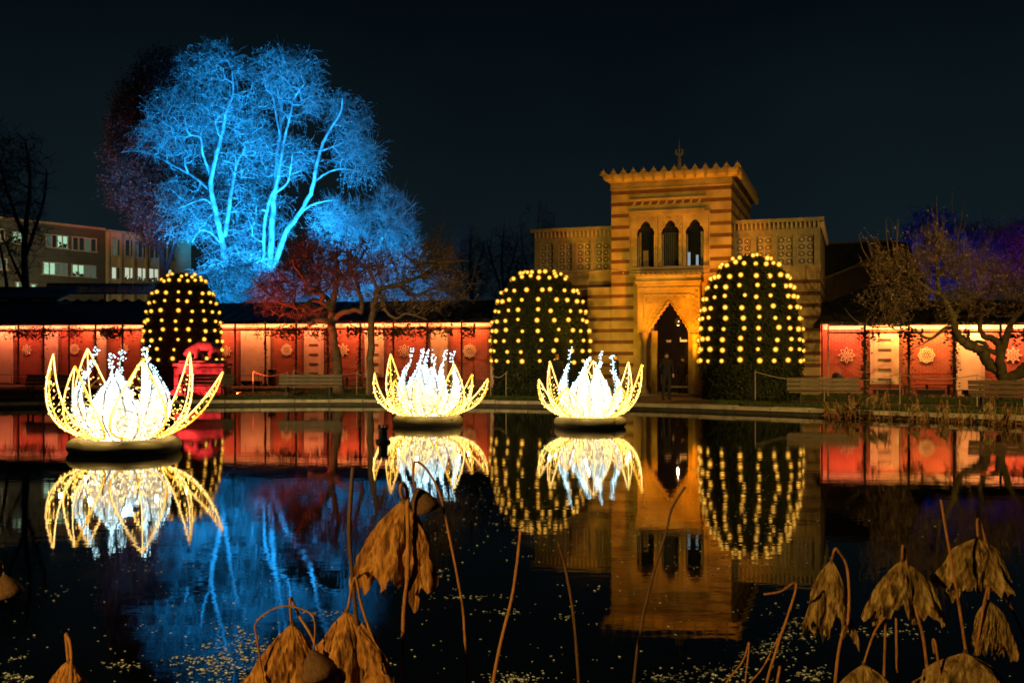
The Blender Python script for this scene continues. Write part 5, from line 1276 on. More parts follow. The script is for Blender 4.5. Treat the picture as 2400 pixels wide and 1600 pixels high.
# benches
slat = MB().box(-1.0, 1.0, -0.035, 0.035, -0.018, 0.018)
slat_w = slat.mesh('slat', WOOD); slat_d = slat.mesh('slat', DWOOD)
fr_me = MB()
def bench(px, d, w, lab, rot=0.0, dark=False, iron=IRON):
    o = empty('park_bench', gpt(px, d), rot, lab, 'bench', 'slatted benches round the pool')
    sm_ = slat_d if dark else slat_w; sc = w / 2
    for i in range(4): link('seat_slat', sm_, o, (0, -0.18 + i * 0.115, 0.44), None, (sc, 1.35, 1))
    for i in range(3): link('back_slat', sm_, o, (0, 0.26 + i * 0.045, 0.54 + i * 0.14), (R(72), 0, 0), (sc, 1.7, 1))
    for sx in (-0.68, 0.68):
        f = MB(); x = sx * sc
        f.box(x - 0.025, x + 0.025, -0.22, 0.24, 0.385, 0.42).xprism([(-0.20, 0.386), (-0.15, 0.386), (-0.17, 0), (-0.22, 0)], x - 0.026, x + 0.026).xprism([(0.14, 0.386), (0.20, 0.386), (0.30, 0), (0.25, 0)], x - 0.026, x + 0.026).xprism([(0.22, 0.386), (0.27, 0.386), (0.405, 0.86), (0.37, 0.86)], x - 0.024, x + 0.024)
        f.build('frame', iron, o)
bench(724, 38.0, 2.42, 'weathered slatted bench facing the pool, left of the middle lotus')
bench(478, 38.8, 2.2, 'slatted bench standing before the red pedestal')
bench(112, 37.0, 1.9, 'pale slatted bench behind the left tip of the largest lotus')
bench(1932, 31.9, 2.25, 'slatted bench between the right hedge dome and the rope', R(-8))
bench(2362, 28.6, 2.0, 'dark slatted bench at the right edge under the gnarled tree', R(-16), True)
# long thin wall benches with rails
def wallbench(pl, pa, pb, zb, lab):
    s0, s1 = pl.s(pa, -0.45), pl.s(pb, -0.45); q = pl.o + pl.u * s0 + pl.v * -0.45
    o = empty('wall_bench', (q.x, q.y, zb), pl.ang, lab, 'bench', 'long rail benches against the arcade walls')
    L = s1 - s0
    for z, y in ((0.42, 0.0), (0.60, 0.16), (0.72, 0.19), (0.84, 0.22)): MB().box(0, L, y - (0.16 if z < 0.5 else 0.015), y + (0.08 if z < 0.5 else 0.015), z - 0.025, z + 0.025).build('rail', mat('red_painted_wood', (0.30, 0.08, 0.05), 0.6), o)
    for x in (0.15, L / 2, L - 0.15): MB().box(x - 0.03, x + 0.03, -0.14, 0.05, 0, 0.394).build('leg', IRON, o)
wallbench(AR, 2112, 2232, zbR, 'red rail bench under the yellow star on the right wall')
wallbench(AR, 2316, 2420, zbR, 'red rail bench behind the gnarled tree trunk')
wallbench(AL, 776, 852, zbL, 'red rail bench under the star beside the red tree trunk')
wallbench(AL, 912, 1000, zbL, 'red rail bench behind the middle lotus')
# troughs at the foot of the walls
for (pl, pa, pb, zb, lab) in ((AL, 568, 612, zbL, 'dark planter trough below the wide plain niche'), (AR, 2048, 2112, zbR, 'dark planter trough below the slotted niche at right'), (AR, 2150, 2212, zbR, 'dark planter trough below the yellow star'), (AR, 2256, 2300, zbR, 'dark planter trough below the bright plain niche')):
    s0, s1 = pl.s(pa, -1.2), pl.s(pb, -1.2); q = pl.o + pl.u * s0 + pl.v * -1.2
    o = empty('planter_trough', (q.x, q.y, zb), pl.ang, lab, 'planter', 'low planter troughs along the arcades')
    MB().xprism([(-0.14, 0.06), (-0.17, 0.24), (0.17, 0.24), (0.14, 0.06)], 0, s1 - s0).build('trough', IRON, o)
    MB().box(0.1, 0.2, -0.12, 0.12, 0, 0.059).box(s1 - s0 - 0.2, s1 - s0 - 0.1, -0.12, 0.12, 0, 0.059).build('feet', IRON, o)
# litter bins
def bin_(p_, lab, flat, m):
    o = empty('litter_bin', p_, 0, lab, 'bin', 'litter bins by the arcades')
    MB().lathe([(0.17, 0.05), (0.20, 0.08), (0.20, 0.60), (0.19, 0.62)], 16).build('drum', m, o, True)
    if flat: MB().lathe([(0.205, 0.64), (0.205, 0.80), (0.18, 0.83), (0.05, 0.84)], 16).build('lid', IRON, o, True)
    else: MB().lathe([(0.22, 0.66), (0.22, 0.72), (0.20, 0.82), (0.12, 0.90), (0.03, 0.93)], 16).build('lid', IRON, o, True)
    MB().box(-0.03, 0.03, 0.16, 0.20, 0.0, 0.70).build('stand', IRON, o)
bin_(tuple(AR.o + AR.u * AR.s(1963, -1.0) + AR.v * -1.0 + Vector((0, 0, zbR))), 'round litter bin with domed lid against the right wall', False, mat('bin_drum', (0.20, 0.13, 0.09), 0.5))
bin_(tuple(AL.o + AL.u * AL.s(638, -1.7) + AL.v * -1.7 + Vector((0, 0, zbL))), 'dark flat lidded litter bin near the wide plain niche', True, mat('bin_dark', (0.06, 0.05, 0.045), 0.5))
# rope barriers
POST = mat('pale_post', (0.42, 0.36, 0.26), 0.6)
pin = MB().tube([(0, 0, -0.05), (0, 0, 1.0)], 0.016, 6).tube([(0.0, 0, 0.96), (0.03, 0, 1.0), (0.03, 0, 1.05), (0, 0, 1.07)], 0.008, 4).mesh('rope_pin', POST)
def ropeline(ps, lab_posts, lab_rope, grp):
    tops = []
    for (px, d, h), lb_ in zip(ps, lab_posts):
        o = link('rope_post', pin, None, gpt(px, d), None, (1, 1, h)); tag(o, lb_, 'post', grp); tops.append(gpt(px, d, GZ + 1.0 * h))
    for (a, b), lb_ in zip(zip(tops, tops[1:]), lab_rope):
        pts = [a.lerp(b, t / 10) - Vector((0, 0, 0.16 * math.sin(PI * t / 10))) - a for t in range(11)]
        o = link('barrier_rope', MB().tube(pts, 0.012, 5).mesh('barrier_rope', POST), None, a); tag(o, lb_, 'rope', 'ropes strung between thin posts')
ropeline([(1770, 34.4, 1.05), (1932, 34.8, 0.85), (2109, 33.0, 1.0), (2290, 31.2, 1.0), (2400, 30.2, 0.9)],
         ['thin post in front of the right hedge dome', 'thin post beside the pale downpipe', 'thin post below the yellow star', 'thin post below the bright plain niche', 'thin post at the right edge beside the dark bench'],
         ['rope crossing the front of the right hedge dome', 'rope sagging behind the right bench', 'rope sagging before the yellow star', 'rope sagging into the gnarled tree'], 'thin rope posts on the right lawn')
ropeline([(593, 41.0, 0.95), (672, 42.0, 0.9), (688, 39.4, 1.0), (836, 41.5, 0.9), (860, 40.0, 1.05)],
         ['thin post right of the red pedestal', 'thin post behind the weathered bench', 'thin post in front of the weathered bench back', 'thin post left of a taller one by the middle lotus', 'taller thin post left of the middle lotus'],
         ['rope from the pedestal to the bench', 'short rope behind the weathered bench', 'rope sagging over the weathered bench', 'short rope between two posts by the middle lotus'], 'thin rope posts on the left lawn')
ropeline([(1150, 38.6, 0.9), (1186, 38.4, 0.95)], ['thin post hidden behind the middle lotus tip', 'thin post in front of the middle hedge dome'], ['short rope before the middle hedge dome'], 'thin rope posts before the middle dome')
# low iron fence along the left arcade
for (pa, pb, lab) in ((-10, 100, 'low iron hoop fence along the wall at far left'), (560, 700, 'low iron hoop fence before the wide plain niche'), (775, 850, 'low iron hoop fence beside the red tree trunk')):
    s0, s1 = AL.s(pa, -2.2), AL.s(pb, -2.2); q = AL.o + AL.u * s0 + AL.v * -2.2
    o = empty('low_fence', (q.x, q.y, zbL - 0.1), AL.ang, lab, 'fence', 'low iron fences along the arcade')
    L = s1 - s0
    for z in (0.62, 0.15): MB().tube([(0, 0, z), (L, 0, z)], 0.014, 5).build('rail', IRON, o)
    k = max(2, int(L / 0.85))
    for i in range(k + 1): MB().tube([(L * i / k, 0, 0), (L * i / k, 0, 0.63)], 0.013, 5).build('picket', IRON, o)
# fountain float in the pool
d = CH * F / (1036 - HZ)
o = empty('pump_float', (X(898, d), d, 0), 0, 'small dark pump fitting sticking out of the water below the middle lotus', 'pump')
MB().lathe([(0.15, -0.05), (0.16, 0.02), (0.14, 0.06), (0.10, 0.07), (0.095, 0.27), (0.12, 0.28), (0.12, 0.31), (0.09, 0.32)], 16).build('body', mat('pump_plastic', (0.06, 0.055, 0.045), 0.4), o)
tp = MB()
for i in range(8):
    a = 2 * PI * i / 8; tp.tube([(0.10 * math.cos(a), 0.10 * math.sin(a), 0.31), (0.10 * math.cos(a), 0.10 * math.sin(a), 0.37)], 0.014, 5)
tp.build('nozzle', mat('pump_cap', (0.35, 0.33, 0.28), 0.4), o)

# ------------------------------------------------------------------ people at the gate
SKIN = mat('skin_tone', (0.45, 0.28, 0.20), 0.6, 0.1)
def person(px, d, h, label, yaw, coat, trous, pose=0, hair=None):
    o = empty('person', gpt(px, d), yaw, label, 'person')
    k = h / 1.75
    pts = [(0, 0, 0.95), (0, 0, 1.15), (0, 0, 1.36), (0, 0, 1.46), (0.0, -0.01, 1.53), (0, -0.01, 1.64), (0, -0.005, 1.72),
           (-0.19, 0, 1.40), (-0.24, 0.02, 1.14), (-0.22, -0.10 - 0.1 * pose, 0.94 + 0.1 * pose), (-0.21, -0.16 - 0.1 * pose, 0.86 + 0.14 * pose),
           (0.19, 0, 1.40), (0.25, 0.02, 1.14), (0.24, -0.06, 0.90), (0.24, -0.08, 0.80),
           (-0.10, 0, 0.88), (-0.11, -0.03, 0.50), (-0.12, 0.02, 0.09), (-0.13, -0.14, 0.04),
           (0.10, 0, 0.88), (0.12, 0.02, 0.50), (0.13, 0.06, 0.09), (0.15, -0.10, 0.04)]
    ed = [(0, 1), (1, 2), (2, 3), (3, 4), (4, 5), (5, 6), (2, 7), (7, 8), (8, 9), (9, 10), (2, 11), (11, 12), (12, 13), (13, 14), (0, 15), (15, 16), (16, 17), (17, 18), (0, 19), (19, 20), (20, 21), (21, 22)]
    rd = [(0.16, 0.12), (0.16, 0.12), (0.17, 0.12), 0.06, 0.07, 0.095, 0.07, 0.075, 0.055, 0.042, 0.04, 0.075, 0.055, 0.042, 0.04, 0.095, 0.065, 0.045, 0.04, 0.095, 0.065, 0.045, 0.04]
    b = skin('body', pts, ed, rd, SKIN, o); b.scale = (k, k, k)
    me = b.data; me.materials.append(coat); me.materials.append(trous); me.materials.append(mat('shoe', (0.015, 0.013, 0.012), 0.5)); me.materials.append(hair or mat('dark_hair', (0.03, 0.02, 0.015), 0.7))
    for f in me.polygons:
        c = f.center; z = c.z
        arm = abs(c.x) > 0.17 and z < 1.4
        if z > 1.62 or (z > 1.54 and c.y > 0.02): f.material_index = 4
        elif z > 1.49: f.material_index = 0
        elif arm and z < 0.88 + 0.06 * pose: f.material_index = 0
        elif z > 0.80 or arm: f.material_index = 1
        elif z > 0.09: f.material_index = 2
        else: f.material_index = 3
    return o
DC = mat('dark_coat', (0.018, 0.016, 0.018), 0.9); DTR = mat('dark_trousers', (0.022, 0.022, 0.028), 0.9)
person(1561, 35.6, 1.78, 'person in a dark coat standing at the pool edge before the gate', R(15), DC, DTR, 1)
person(1600, 41.2, 1.62, 'person in dark clothes walking through the gateway', R(-30), mat('brown_coat', (0.016, 0.011, 0.009), 0.9), DTR)
person(1306, 37.6, 1.72, 'person with light brown hair in a dark coat behind the right lotus', R(170), mat('navy_coat', (0.012, 0.014, 0.022), 0.9), DTR, 0, mat('brown_hair', (0.16, 0.08, 0.035), 0.7))
person(1442, 38.4, 1.72, 'person in a dark jacket standing by the left tower pier', R(60), mat('grey_coat', (0.03, 0.03, 0.034), 0.9), DTR)

# ------------------------------------------------------------------ lawn
rg = np.random.default_rng(4)
def lawn(name, pts):
    N = len(pts); c = np.array(pts); a = rg.random(N) * 2 * np.pi; h = 0.05 + 0.08 * rg.random(N)
    w = 0.012 + 0.01 * rg.random(N)
    dx = np.stack([np.cos(a) * w, np.sin(a) * w, np.zeros(N)], 1); tip = np.stack([rg.normal(0, 0.03, N), rg.normal(0, 0.03, N), h], 1)
    v = np.stack([c - dx, c + dx, c + tip], 1).reshape(-1, 3)
    tag(link(name, npmesh(name, v, np.arange(N * 3).reshape(-1, 3), GRASS)), kind='stuff')
pts = []
rr = random.Random(8)
while len(pts) < 60000:
    i = rr.randrange(n); p_ = pc[i].lerp(pc[(i + 1) % n], rr.random())
    if p_.y < 20: continue
    dd = (p_ - cen).normalized(); r = rr.choice((rr.uniform(0.5, 2.6), rr.uniform(5.0, 11.0)))
    q_ = p_ + dd * r
    if 2.6 < q_.x < 7 and q_.y > 33: continue
    if abs(q_.x) > 0.6 * q_.y + 1 or q_.y > 48: continue
    pts.append((q_.x, q_.y, GZ - 0.01 + (0.03 if r > 5 else 0)))
lawn('grass', pts)

# ------------------------------------------------------------------ floating bits on the water
rr = random.Random(12); mb = MB()
def fleck(px, py, s_):
    d = CH * F / (py - HZ); c = Vector((X(px, d), d, 0.004)); k = rr.choice((5, 6, 7)); a0 = rr.random() * 6; el = rr.uniform(0.5, 1.0)
    b = len(mb.v); hgt = s_ * rr.uniform(0.10, 0.5)
    for j in range(k):
        a = a0 + 2 * PI * j / k; r = s_ * rr.uniform(0.7, 1.15)
        mb.v.append((c.x + r * math.cos(a), c.y + r * math.sin(a) * el, 0.003 + (hgt if rr.random() < 0.4 else 0)))
    mb.v.append((c.x, c.y, 0.004 + hgt))
    for j in range(k): mb.f.append((b + j, b + (j + 1) % k, b + k))
for _ in range(600):
    py = 1075 + 525 * rr.random() ** 0.9; px = rr.uniform(-20, 2420)
    if px > 1950 and rr.random() < 0.6: continue
    d = CH * F / (py - HZ); fleck(px, py, rr.uniform(0.004, 0.012) * (0.6 + d / 16))
for (cx, cy, rx, ry, k) in [(560, 1500, 90, 40, 110), (500, 1570, 110, 35, 170), (640, 1560, 60, 30, 60), (290, 1560, 40, 12, 30), (40, 1590, 40, 14, 50), (45, 1545, 25, 8, 14), (1030, 1345, 30, 12, 16), (1180, 1435, 60, 8, 26), (1325, 1447, 18, 8, 14), (1200, 1590, 70, 14, 80), (1860, 1470, 70, 40, 150), (1800, 1520, 80, 30, 120), (1700, 1580, 90, 20, 90), (1560, 1590, 60, 14, 60), (1900, 1580, 60, 14, 60), (2100, 1480, 120, 16, 60), (760, 1440, 60, 12, 30), (1240, 1240, 140, 60, 90), (1120, 1150, 100, 50, 70), (350, 1330, 60, 20, 20), (120, 1390, 60, 20, 12), (1780, 1200, 60, 90, 50), (1450, 1180, 60, 50, 30), (250, 1300, 130, 60, 60), (620, 1520, 130, 18, 120), (520, 1545, 140, 8, 90), (1080, 1400, 90, 6, 40), (1000, 1240, 60, 40, 50), (1640, 1340, 100, 30, 30), (1500, 1260, 60, 40, 30)]:
    for _ in range(k):
        px, py = rr.gauss(cx, rx * 0.55), rr.gauss(cy, ry * 0.55)
        if py < 1070 or py > 1640: continue
        fleck(px, py, rr.uniform(0.004, 0.014) * (0.6 + CH * F / (py - HZ) / 16))
tag(mb.build('floating_bits', mat('pale_fleck', (0.42, 0.56, 0.76), 0.5, 0.3, 8)), kind='stuff')

# ================================================================== DRY LOTUS PLANTS
DRY = bpy.data.materials.new('dry_leaf'); DRY.use_nodes = True
n_, l_ = DRY.node_tree.nodes, DRY.node_tree.links; p = n_['Principled BSDF']; p.inputs['Roughness'].default_value = 0.75; p.inputs['Specular IOR Level'].default_value = 0.25
t_ = n_.new('ShaderNodeTexCoord'); nz = n_.new('ShaderNodeTexNoise'); nz.inputs['Scale'].default_value = 16; nz.inputs['Detail'].default_value = 9; nz.inputs['Distortion'].default_value = 0.9
mpv = n_.new('ShaderNodeMapping'); mpv.inputs['Scale'].default_value = (1.6, 1.6, 0.35); l_.new(t_.outputs['Object'], mpv.inputs[0])
l_.new(mpv.outputs[0], nz.inputs['Vector'])
cr = n_.new('ShaderNodeValToRGB'); ce = cr.color_ramp.elements
ce[0].position = 0.34; ce[0].color = (0.075, 0.032, 0.012, 1); ce[1].position = 0.66; ce[1].color = (0.46, 0.27, 0.085, 1)
m_ = ce.new(0.5); m_.color = (0.29, 0.145, 0.045, 1)
l_.new(nz.outputs['Fac'], cr.inputs[0])
va_ = n_.new('ShaderNodeAttribute'); va_.attribute_name = 'vein'
vm_ = n_.new('ShaderNodeMix'); vm_.data_type = 'RGBA'; vm_.blend_type = 'MULTIPLY'; vm_.inputs[7].default_value = (0.50, 0.42, 0.37, 1); l_.new(va_.outputs['Fac'], vm_.inputs[0]); l_.new(cr.outputs[0], vm_.inputs[6]); l_.new(vm_.outputs[2], p.inputs['Base Color'])
sp2 = n_.new('ShaderNodeTexNoise'); sp2.inputs['Scale'].default_value = 70; sp2.inputs['Detail'].default_value = 3; l_.new(t_.outputs['Object'], sp2.inputs['Vector'])
at_ = n_.new('ShaderNodeTexNoise'); at_.inputs['Scale'].default_value = 30; at_.inputs['Detail'].default_value = 7; l_.new(mpv.outputs[0], at_.inputs['Vector'])
bp = n_.new('ShaderNodeBump'); bp.inputs['Strength'].default_value = 1.0; bp.inputs['Distance'].default_value = 0.018
l_.new(at_.outputs['Fac'], bp.inputs['Height']); l_.new(bp.outputs[0], p.inputs['Normal'])
tr = n_.new('ShaderNodeBsdfTranslucent'); mx = n_.new('ShaderNodeMixShader'); mx.inputs[0].default_value = 0.28
l_.new(vm_.outputs[2], tr.inputs[0]); l_.new(p.outputs[0], mx.inputs[1]); l_.new(tr.outputs[0], mx.inputs[2]); l_.new(mx.outputs[0], n_['Material Output'].inputs[0])
STALK = mat('dry_stalk', (0.24, 0.12, 0.045), 0.6, 0.4, 14, 0.5, 60, stretch=(6, 6, 1))
STALKD = mat('dark_stalk', (0.07, 0.04, 0.022), 0.6, 0.4, 14, 0.5, 60, stretch=(6, 6, 1))
DRY2 = DRY.copy(); DRY2.name = 'dry_leaf_pale'
for nd in DRY2.node_tree.nodes:
    if nd.bl_idname == 'ShaderNodeValToRGB':
        nd.color_ramp.elements[0].color = (0.060, 0.040, 0.018, 1); nd.color_ramp.elements[1].color = (0.22, 0.155, 0.065, 1); nd.color_ramp.elements[2].color = (0.40, 0.32, 0.16, 1)
def leaf_mesh(wl_, wr_, H, seed, ruff=0.22, nfold=5, flat=0.55, shoulder=0.62, tear=0.25, skew=0.0, spikes=0.3):
    """withered lotus leaf hanging like a closed umbrella; apex at origin, hangs down -z"""
    rnd = random.Random(seed); kt, ka = 26, 160; v = []; f = []; vein = []
    ph = [rnd.uniform(0, 6.28) for _ in range(8)]
    for i in range(kt + 1):
        t = i / kt
        for j in range(ka):
            a = 2 * PI * j / ka
            prof_ = (math.sin(min(1, t / shoulder) * PI / 2) ** 0.9) * 0.62 + 0.38 * t ** 1.3
            if t == 0: prof_ = 0.03
            fold = 1 + 1.25 * ruff * t * (math.sin(nfold * a + ph[0] + 1.5 * t) + 0.6 * math.sin((2 * nfold + 1) * a + ph[1]) * t) + 0.10 * math.sin(3 * a + ph[2])
            rib = 1 + (0.035 * math.cos(19 * a + 0.8 * math.sin(2 * a + ph[4])) + 0.03 * math.sin(11 * a + ph[6] + 2 * t)) * (1 - 0.3 * t) * min(1, t * 5)
            wx = wr_ if math.cos(a) > 0 else wl_
            rx = prof_ * fold * rib
            sp_a = max(0.0, math.cos((a - ph[1]) * 1.5)) ** 6 + max(0.0, math.cos((a - ph[5]) * 2.5)) ** 10
            hem = 1 + spikes * 0.35 * t ** 3 * sp_a + tear * t ** 2 * (0.5 * math.sin(2 * a + ph[3]) + 0.35 * math.sin(5 * a + ph[4]) + 0.26 * math.sin(13 * a + ph[5]) + 0.18 * math.sin(29 * a + ph[6]) + 0.12 * math.sin(53 * a))
            cr_ = min(1.0, H / 0.22) * t * (0.005 * math.sin(17 * a + 9 * t + ph[7]) + 0.008 * math.sin(7 * a - 13 * t + ph[3]) + 0.005 * math.sin(27 * a + 21 * t + ph[0]) + 0.004 * math.sin(41 * a - 33 * t + ph[2]))
            va = 19 * a + 0.8 * math.sin(2 * a + ph[4]) + 0.5 * math.sin(5 * t + ph[2]); vein.append(max(0.0, 1 - abs(math.sin(va / 2)) * 4.0) * (1 - 0.5 * t) + 0.35 * max(0.0, 1 - 5 * abs(math.sin(va + 7 * t + ph[3]))) * t)
            v.append((rx * wx * math.cos(a) * (1 + 0.25 * spikes * sp_a * t * t) + cr_ + skew * (wl_ + wr_) * t * t, rx * (wl_ + wr_) / 2 * flat * math.sin(a) + cr_, -H * (t ** 1.08) * hem + 0.012 * math.sin(nfold * a + ph[0]) * t))
    for i in range(kt):
        for j in range(ka): f.append((i * ka + j, (i + 1) * ka + j, (i + 1) * ka + (j + 1) % ka, i * ka + (j + 1) % ka))
    me = npmesh('leaf_blade', v, f, DRY2 if seed >= 15 else DRY, True)
    at = me.attributes.new('vein', 'FLOAT', 'POINT'); at.data.foreach_set('value', vein)
    return me
def pod_mesh(s_):
    return MB().lathe([(0.012 * s_, 0.02 * s_), (0.03 * s_, 0), (0.06 * s_, -0.03 * s_), (0.10 * s_, -0.10 * s_), (0.11 * s_, -0.14 * s_), (0.08 * s_, -0.15 * s_)], 14).mesh('seed_pod', STALKD, True)
def to_water(pts):
    a, b = pts[-2], pts[-1]; dv = (b - a).normalized(); dv = Vector((dv.x * 0.35, dv.y * 0.3, -1)).normalized()
    t = (b.z + 0.05) / -dv.z
    return pts + [b + dv * t * 0.5, b + dv * t]
def lotus_plant(label, stalk, d, r_px=4.0, leaf=None, pod=None, dark=False, seed=0, bank=False):
    """stalk: photo points from the free tip down to the frame's foot"""
    rnd = random.Random(seed + 77)
    pts = [P(x, y, d + 0.02 * math.sin(i * 1.7 + seed)) for i, (x, y) in enumerate(stalk)]
    pts = to_water(pts); base = pts[-1].copy(); base.z = 0
    o = empty('dry_lotus', base, 0, label, 'lotus plant', 'withered lotus plants in the water')
    sp2 = [q - base for q in spline(pts, 5)]; r = r_px * d / F; k = len(sp2)
    MB().tube(sp2, [r * (0.72 + 0.28 * i / k) * (1 + 0.06 * math.sin(i * 2.1)) for i in range(k)], 8).build('stalk', STALKD if dark else STALK, o, True)
    if leaf:
        (lx, ly, wl_, wr_, H, kw) = leaf
        a = P(lx, ly, d + kw.pop('dd', 0.03)); s_ = d / F
        link('leaf_blade', leaf_mesh(wl_ * s_, wr_ * s_, H * s_, seed, **kw), o, a - base, (R(kw.get('tx', 0) if False else 0), R(0), R(rnd.uniform(-10, 10))))
        MB().tube([a - base + Vector((0, 0, 0.012)), a - base + Vector((0, 0, -0.05))], r * 1.2, 6).build('leaf_neck', STALKD, o, True)
    if pod:
        lx, ly, s_ = pod; link('seed_pod', pod_mesh(s_), o, P(lx, ly, d) - base, (0, R(rnd.uniform(-25, 25)), 0))
    return o
# left and middle foreground
lotus_plant('largest withered leaf, hanging like a folded umbrella below the middle lotus', [(944, 1168), (938, 1143), (946, 1133), (954, 1160), (956, 1260), (955, 1350), (946, 1440), (944, 1610)], 4.0, 5.5, (946, 1170, 96, 64, 185, dict(ruff=0.22, nfold=4, dd=0.06, skew=-0.09, spikes=0.6, tear=0.22)), seed=3)
lotus_plant('thick dark leafless stalk left of the largest withered leaf', [(827, 1094), (822, 1160), (818, 1250), (826, 1350), (838, 1480), (850, 1610)], 3.7, 6.0, dark=True, seed=1)
lotus_plant('tall thin stalk hooked over with a small hanging pod', [(976, 1150), (968, 1118), (973, 1082), (1000, 1100), (1030, 1155), (1052, 1250), (1072, 1350), (1087, 1450), (1093, 1610)], 4.1, 3.6, pod=(981, 1150, 0.62), seed=2)
lotus_plant('pale bent stalk leaning right in the middle of the water', [(1220, 1245), (1213, 1310), (1200, 1400), (1175, 1500), (1155, 1610)], 3.9, 4.8, seed=5)
lotus_plant('dark stalk leaning left in the middle of the water', [(1309, 1273), (1325, 1330), (1345, 1450), (1357, 1610)], 3.9, 4.4, dark=True, seed=6)
lotus_plant('long thin dark stalk crossing the tower reflection', [(1606, 1140), (1575, 1190), (1560, 1250), (1530, 1350), (1500, 1480), (1485, 1610)], 4.2, 3.8, dark=True, seed=7)
lotus_plant('withered leaf with torn right corner at bottom, left of the thick dark stalk', [(815, 1428), (826, 1370), (835, 1355), (848, 1420), (875, 1500), (912, 1610)], 3.7, 4.2, (812, 1430, 78, 90, 185, dict(ruff=0.22, nfold=4)), seed=8)
lotus_plant('withered leaf with pointed left corner at the bottom under the blue reflection', [(683, 1458), (680, 1420), (682, 1400), (700, 1440), (730, 1490), (748, 1540), (762, 1610)], 3.7, 4.0, (685, 1460, 95, 66, 175, dict(ruff=0.22, nfold=3)), seed=9)
lotus_plant('thin stalk bent at a right angle beside the pointed withered leaf', [(735, 1520), (738, 1460), (720, 1432), (660, 1420), (602, 1455), (603, 1500), (612, 1560), (618, 1610)], 3.65, 2.8, pod=(732, 1530, 0.62), seed=10)
lotus_plant('half hidden leaf with a thick neck at the bottom left edge', [(160, 1548), (157, 1515), (155, 1485), (166, 1520), (168, 1610)], 3.6, 5.0, (162, 1545, 58, 50, 130, dict(ruff=0.2, nfold=4)), seed=11)
lotus_plant('small drooping pod cut by the left picture edge', [(8, 1350), (8, 1325), (0, 1315), (-12, 1340), (-20, 1610)], 4.0, 2.6, pod=(10, 1352, 0.55), seed=13)
lotus_plant('short broken stalk stump below the largest withered leaf', [(994, 1570), (993, 1590), (992, 1615)], 3.9, 5.0, seed=14)
# right foreground
lotus_plant('bell shaped leaf with a straight hem, leftmost of the right cluster', [(1950, 1310), (1957, 1286), (1966, 1292), (1984, 1325), (1990, 1390), (1987, 1455), (1977, 1475), (1965, 1530), (1957, 1610)], 4.5, 4.2, (1949, 1311, 52, 46, 152, dict(ruff=0.16, nfold=4, shoulder=0.5)), seed=15)
lotus_plant('broad flaring leaf in the middle of the right cluster', [(2114, 1310), (2116, 1278), (2122, 1300), (2128, 1350), (2150, 1440), (2165, 1500), (2177, 1610)], 4.5, 4.2, (2114, 1311, 74, 78, 128, dict(ruff=0.24, nfold=4)), seed=16)
lotus_plant('crumpled leaf with wide ragged skirt, topmost in the right cluster', [(2292, 1258), (2290, 1225), (2296, 1222), (2320, 1300), (2350, 1380), (2400, 1490), (2440, 1610)], 4.6, 4.0, (2291, 1260, 76, 74, 118, dict(ruff=0.30, nfold=4, shoulder=0.4)), seed=17)
lotus_plant('narrow brown leaf below the ragged one at right', [(2316, 1404), (2318, 1378), (2312, 1385), (2300, 1450), (2286, 1540), (2284, 1610)], 4.4, 3.6, (2316, 1405, 40, 50, 120, dict(ruff=0.2, nfold=3, shoulder=0.45)), seed=18)
lotus_plant('low spread leaf with ribbed top at the bottom of the right cluster', [(2025, 1553), (2035, 1520), (2050, 1480), (2072, 1448), (2075, 1470), (2071, 1610)], 4.3, 3.4, (2024, 1555, 62, 84, 95, dict(ruff=0.14, nfold=3)), seed=19)
lotus_plant('wide torn leaf draped at the bottom right', [(2190, 1530), (2186, 1500), (2192, 1505), (2200, 1560), (2208, 1610)], 4.3, 3.6, (2262, 1528, 92, 88, 90, dict(ruff=0.2, nfold=5)), seed=20)
lotus_plant('tall straight stalk without leaf in the right cluster', [(2205, 1170), (2220, 1260), (2240, 1370), (2260, 1500), (2275, 1610)], 4.4, 4.4, seed=21)
lotus_plant('upright plain stalk under the broad flaring leaf', [(2100, 1435), (2101, 1500), (2103, 1610)], 4.55, 3.8, seed=22)
lotus_plant('stalk bent over sharply to the left, left of the bell shaped leaf', [(1790, 1392), (1830, 1385), (1863, 1365), (1860, 1400), (1820, 1520), (1795, 1610)], 4.3, 3.6, seed=23)
lotus_plant('thin reed snapped into an upturned V near the bottom', [(1745, 1610), (1756, 1505), (1740, 1550), (1695, 1615)], 4.2, 2.6, seed=24)
lotus_plant('thin stalk slanting behind the sharply bent one', [(1845, 1452), (1790, 1560), (1750, 1615)], 4.35, 2.6, seed=25)
lotus_plant('short stump left of the right cluster at the bottom', [(1828, 1560), (1824, 1585), (1820, 1615)], 4.2, 4.4, seed=26)
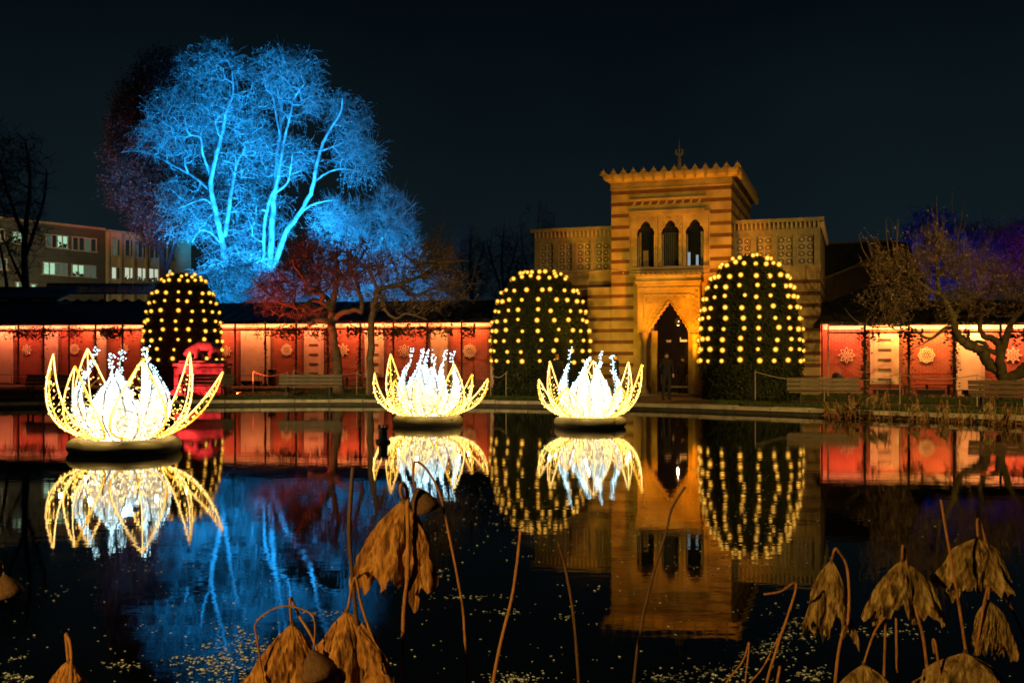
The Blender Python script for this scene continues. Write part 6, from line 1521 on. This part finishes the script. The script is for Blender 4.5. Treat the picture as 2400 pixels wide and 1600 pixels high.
# small withered clump by the far right shore
far = [(1935, 968, 10, 'small curled leaf at the left end of the shore clump'), (1960, 966, 12, 'grey curled leaves second in the shore clump'), (1990, 955, 12, 'pointed leaf beside the coping in the shore clump'), (2002, 960, 11, 'leaf leaning on the pointed one at the shore'), (2054, 947, 13, 'taller drooping leaf standing above the coping'), (2076, 946, 10, 'drooping leaf right of the taller one'), (2152, 962, 9, 'small golden leaf on a bent stem at the shore'), (2165, 996, 15, 'golden leaf lying on the water under the bent stem'), (2215, 985, 17, 'large curled golden leaf in the shore clump'), (2222, 968, 12, 'leaf on crossed stems in the shore clump'), (2320, 962, 11, 'leaf caught under the dark bench'), (2360, 990, 14, 'bright ribbed leaf right of the dark bench legs'), (2255, 1002, 14, 'dark curled leaf low on the water right of the golden ones'), (2140, 997, 11, 'flat yellow leaf beside the curled golden leaf'), (2338, 1002, 13, 'brown leaf touching the water at the right shore')]
rr = random.Random(21)
for i, (px, py, s_, lab) in enumerate(far):
    d = 29.6 - (px - 1900) / 500 * 3.6
    h = max(0.02, Zat(py - s_, d)); b = gpt(px, d, 0)
    o = empty('dry_lotus', b, 0, lab, 'lotus plant', 'withered lotus plants along the far shore')
    sg = d / F; top = h
    link('leaf_blade', leaf_mesh(s_ * sg, s_ * sg, s_ * 2.3 * sg, 100 + i, ruff=0.28, nfold=3, tear=0.35), o, (0, 0, top + 0.12), (R(rr.uniform(-25, 25)), R(rr.uniform(-35, 35)), rr.uniform(0, 3)))
    x = rr.uniform(-0.2, 0.2)
    MB().tube(spline([(0, 0, top + 0.12), (x * 0.3, 0, top + 0.22), (x * 0.7, 0.02, top * 0.5 + 0.05), (x, 0, -0.05)], 4), 0.012, 5).build('stalk', STALK, o)
stems = MB()
for i in range(70):
    px = rr.uniform(1920, 2400); d = 29.6 - (px - 1900) / 500 * 3.6 + rr.uniform(-0.8, 0.5); b = gpt(px, d, 0); hh_ = rr.uniform(0.15, 0.7) * (1.3 if rr.random() < 0.2 else 0.7); l1 = rr.uniform(-0.3, 0.3)
    stems.tube([b, b + Vector((l1 * 0.5, 0, hh_)), b + Vector((l1, 0, hh_ * rr.uniform(0.5, 1.3)))], 0.009, 4)
    for q in range(3):
        c = b + Vector((rr.gauss(0, 0.2), rr.gauss(0, 0.1), rr.uniform(0.0, 0.09))); e_ = rr.uniform(0.05, 0.13); a = rr.uniform(0, 3.1)
        stems.add([c + Vector((-e_ * math.cos(a), -e_ * math.sin(a), 0)), c + Vector((0, -0.03, rr.uniform(0, 0.08))), c + Vector((e_ * math.cos(a), e_ * math.sin(a), rr.uniform(0, 0.05))), c + Vector((0, 0.05, 0.0))], [(0, 1, 2, 3)])
tag(stems.build('lotus_litter', STALK), kind='stuff')
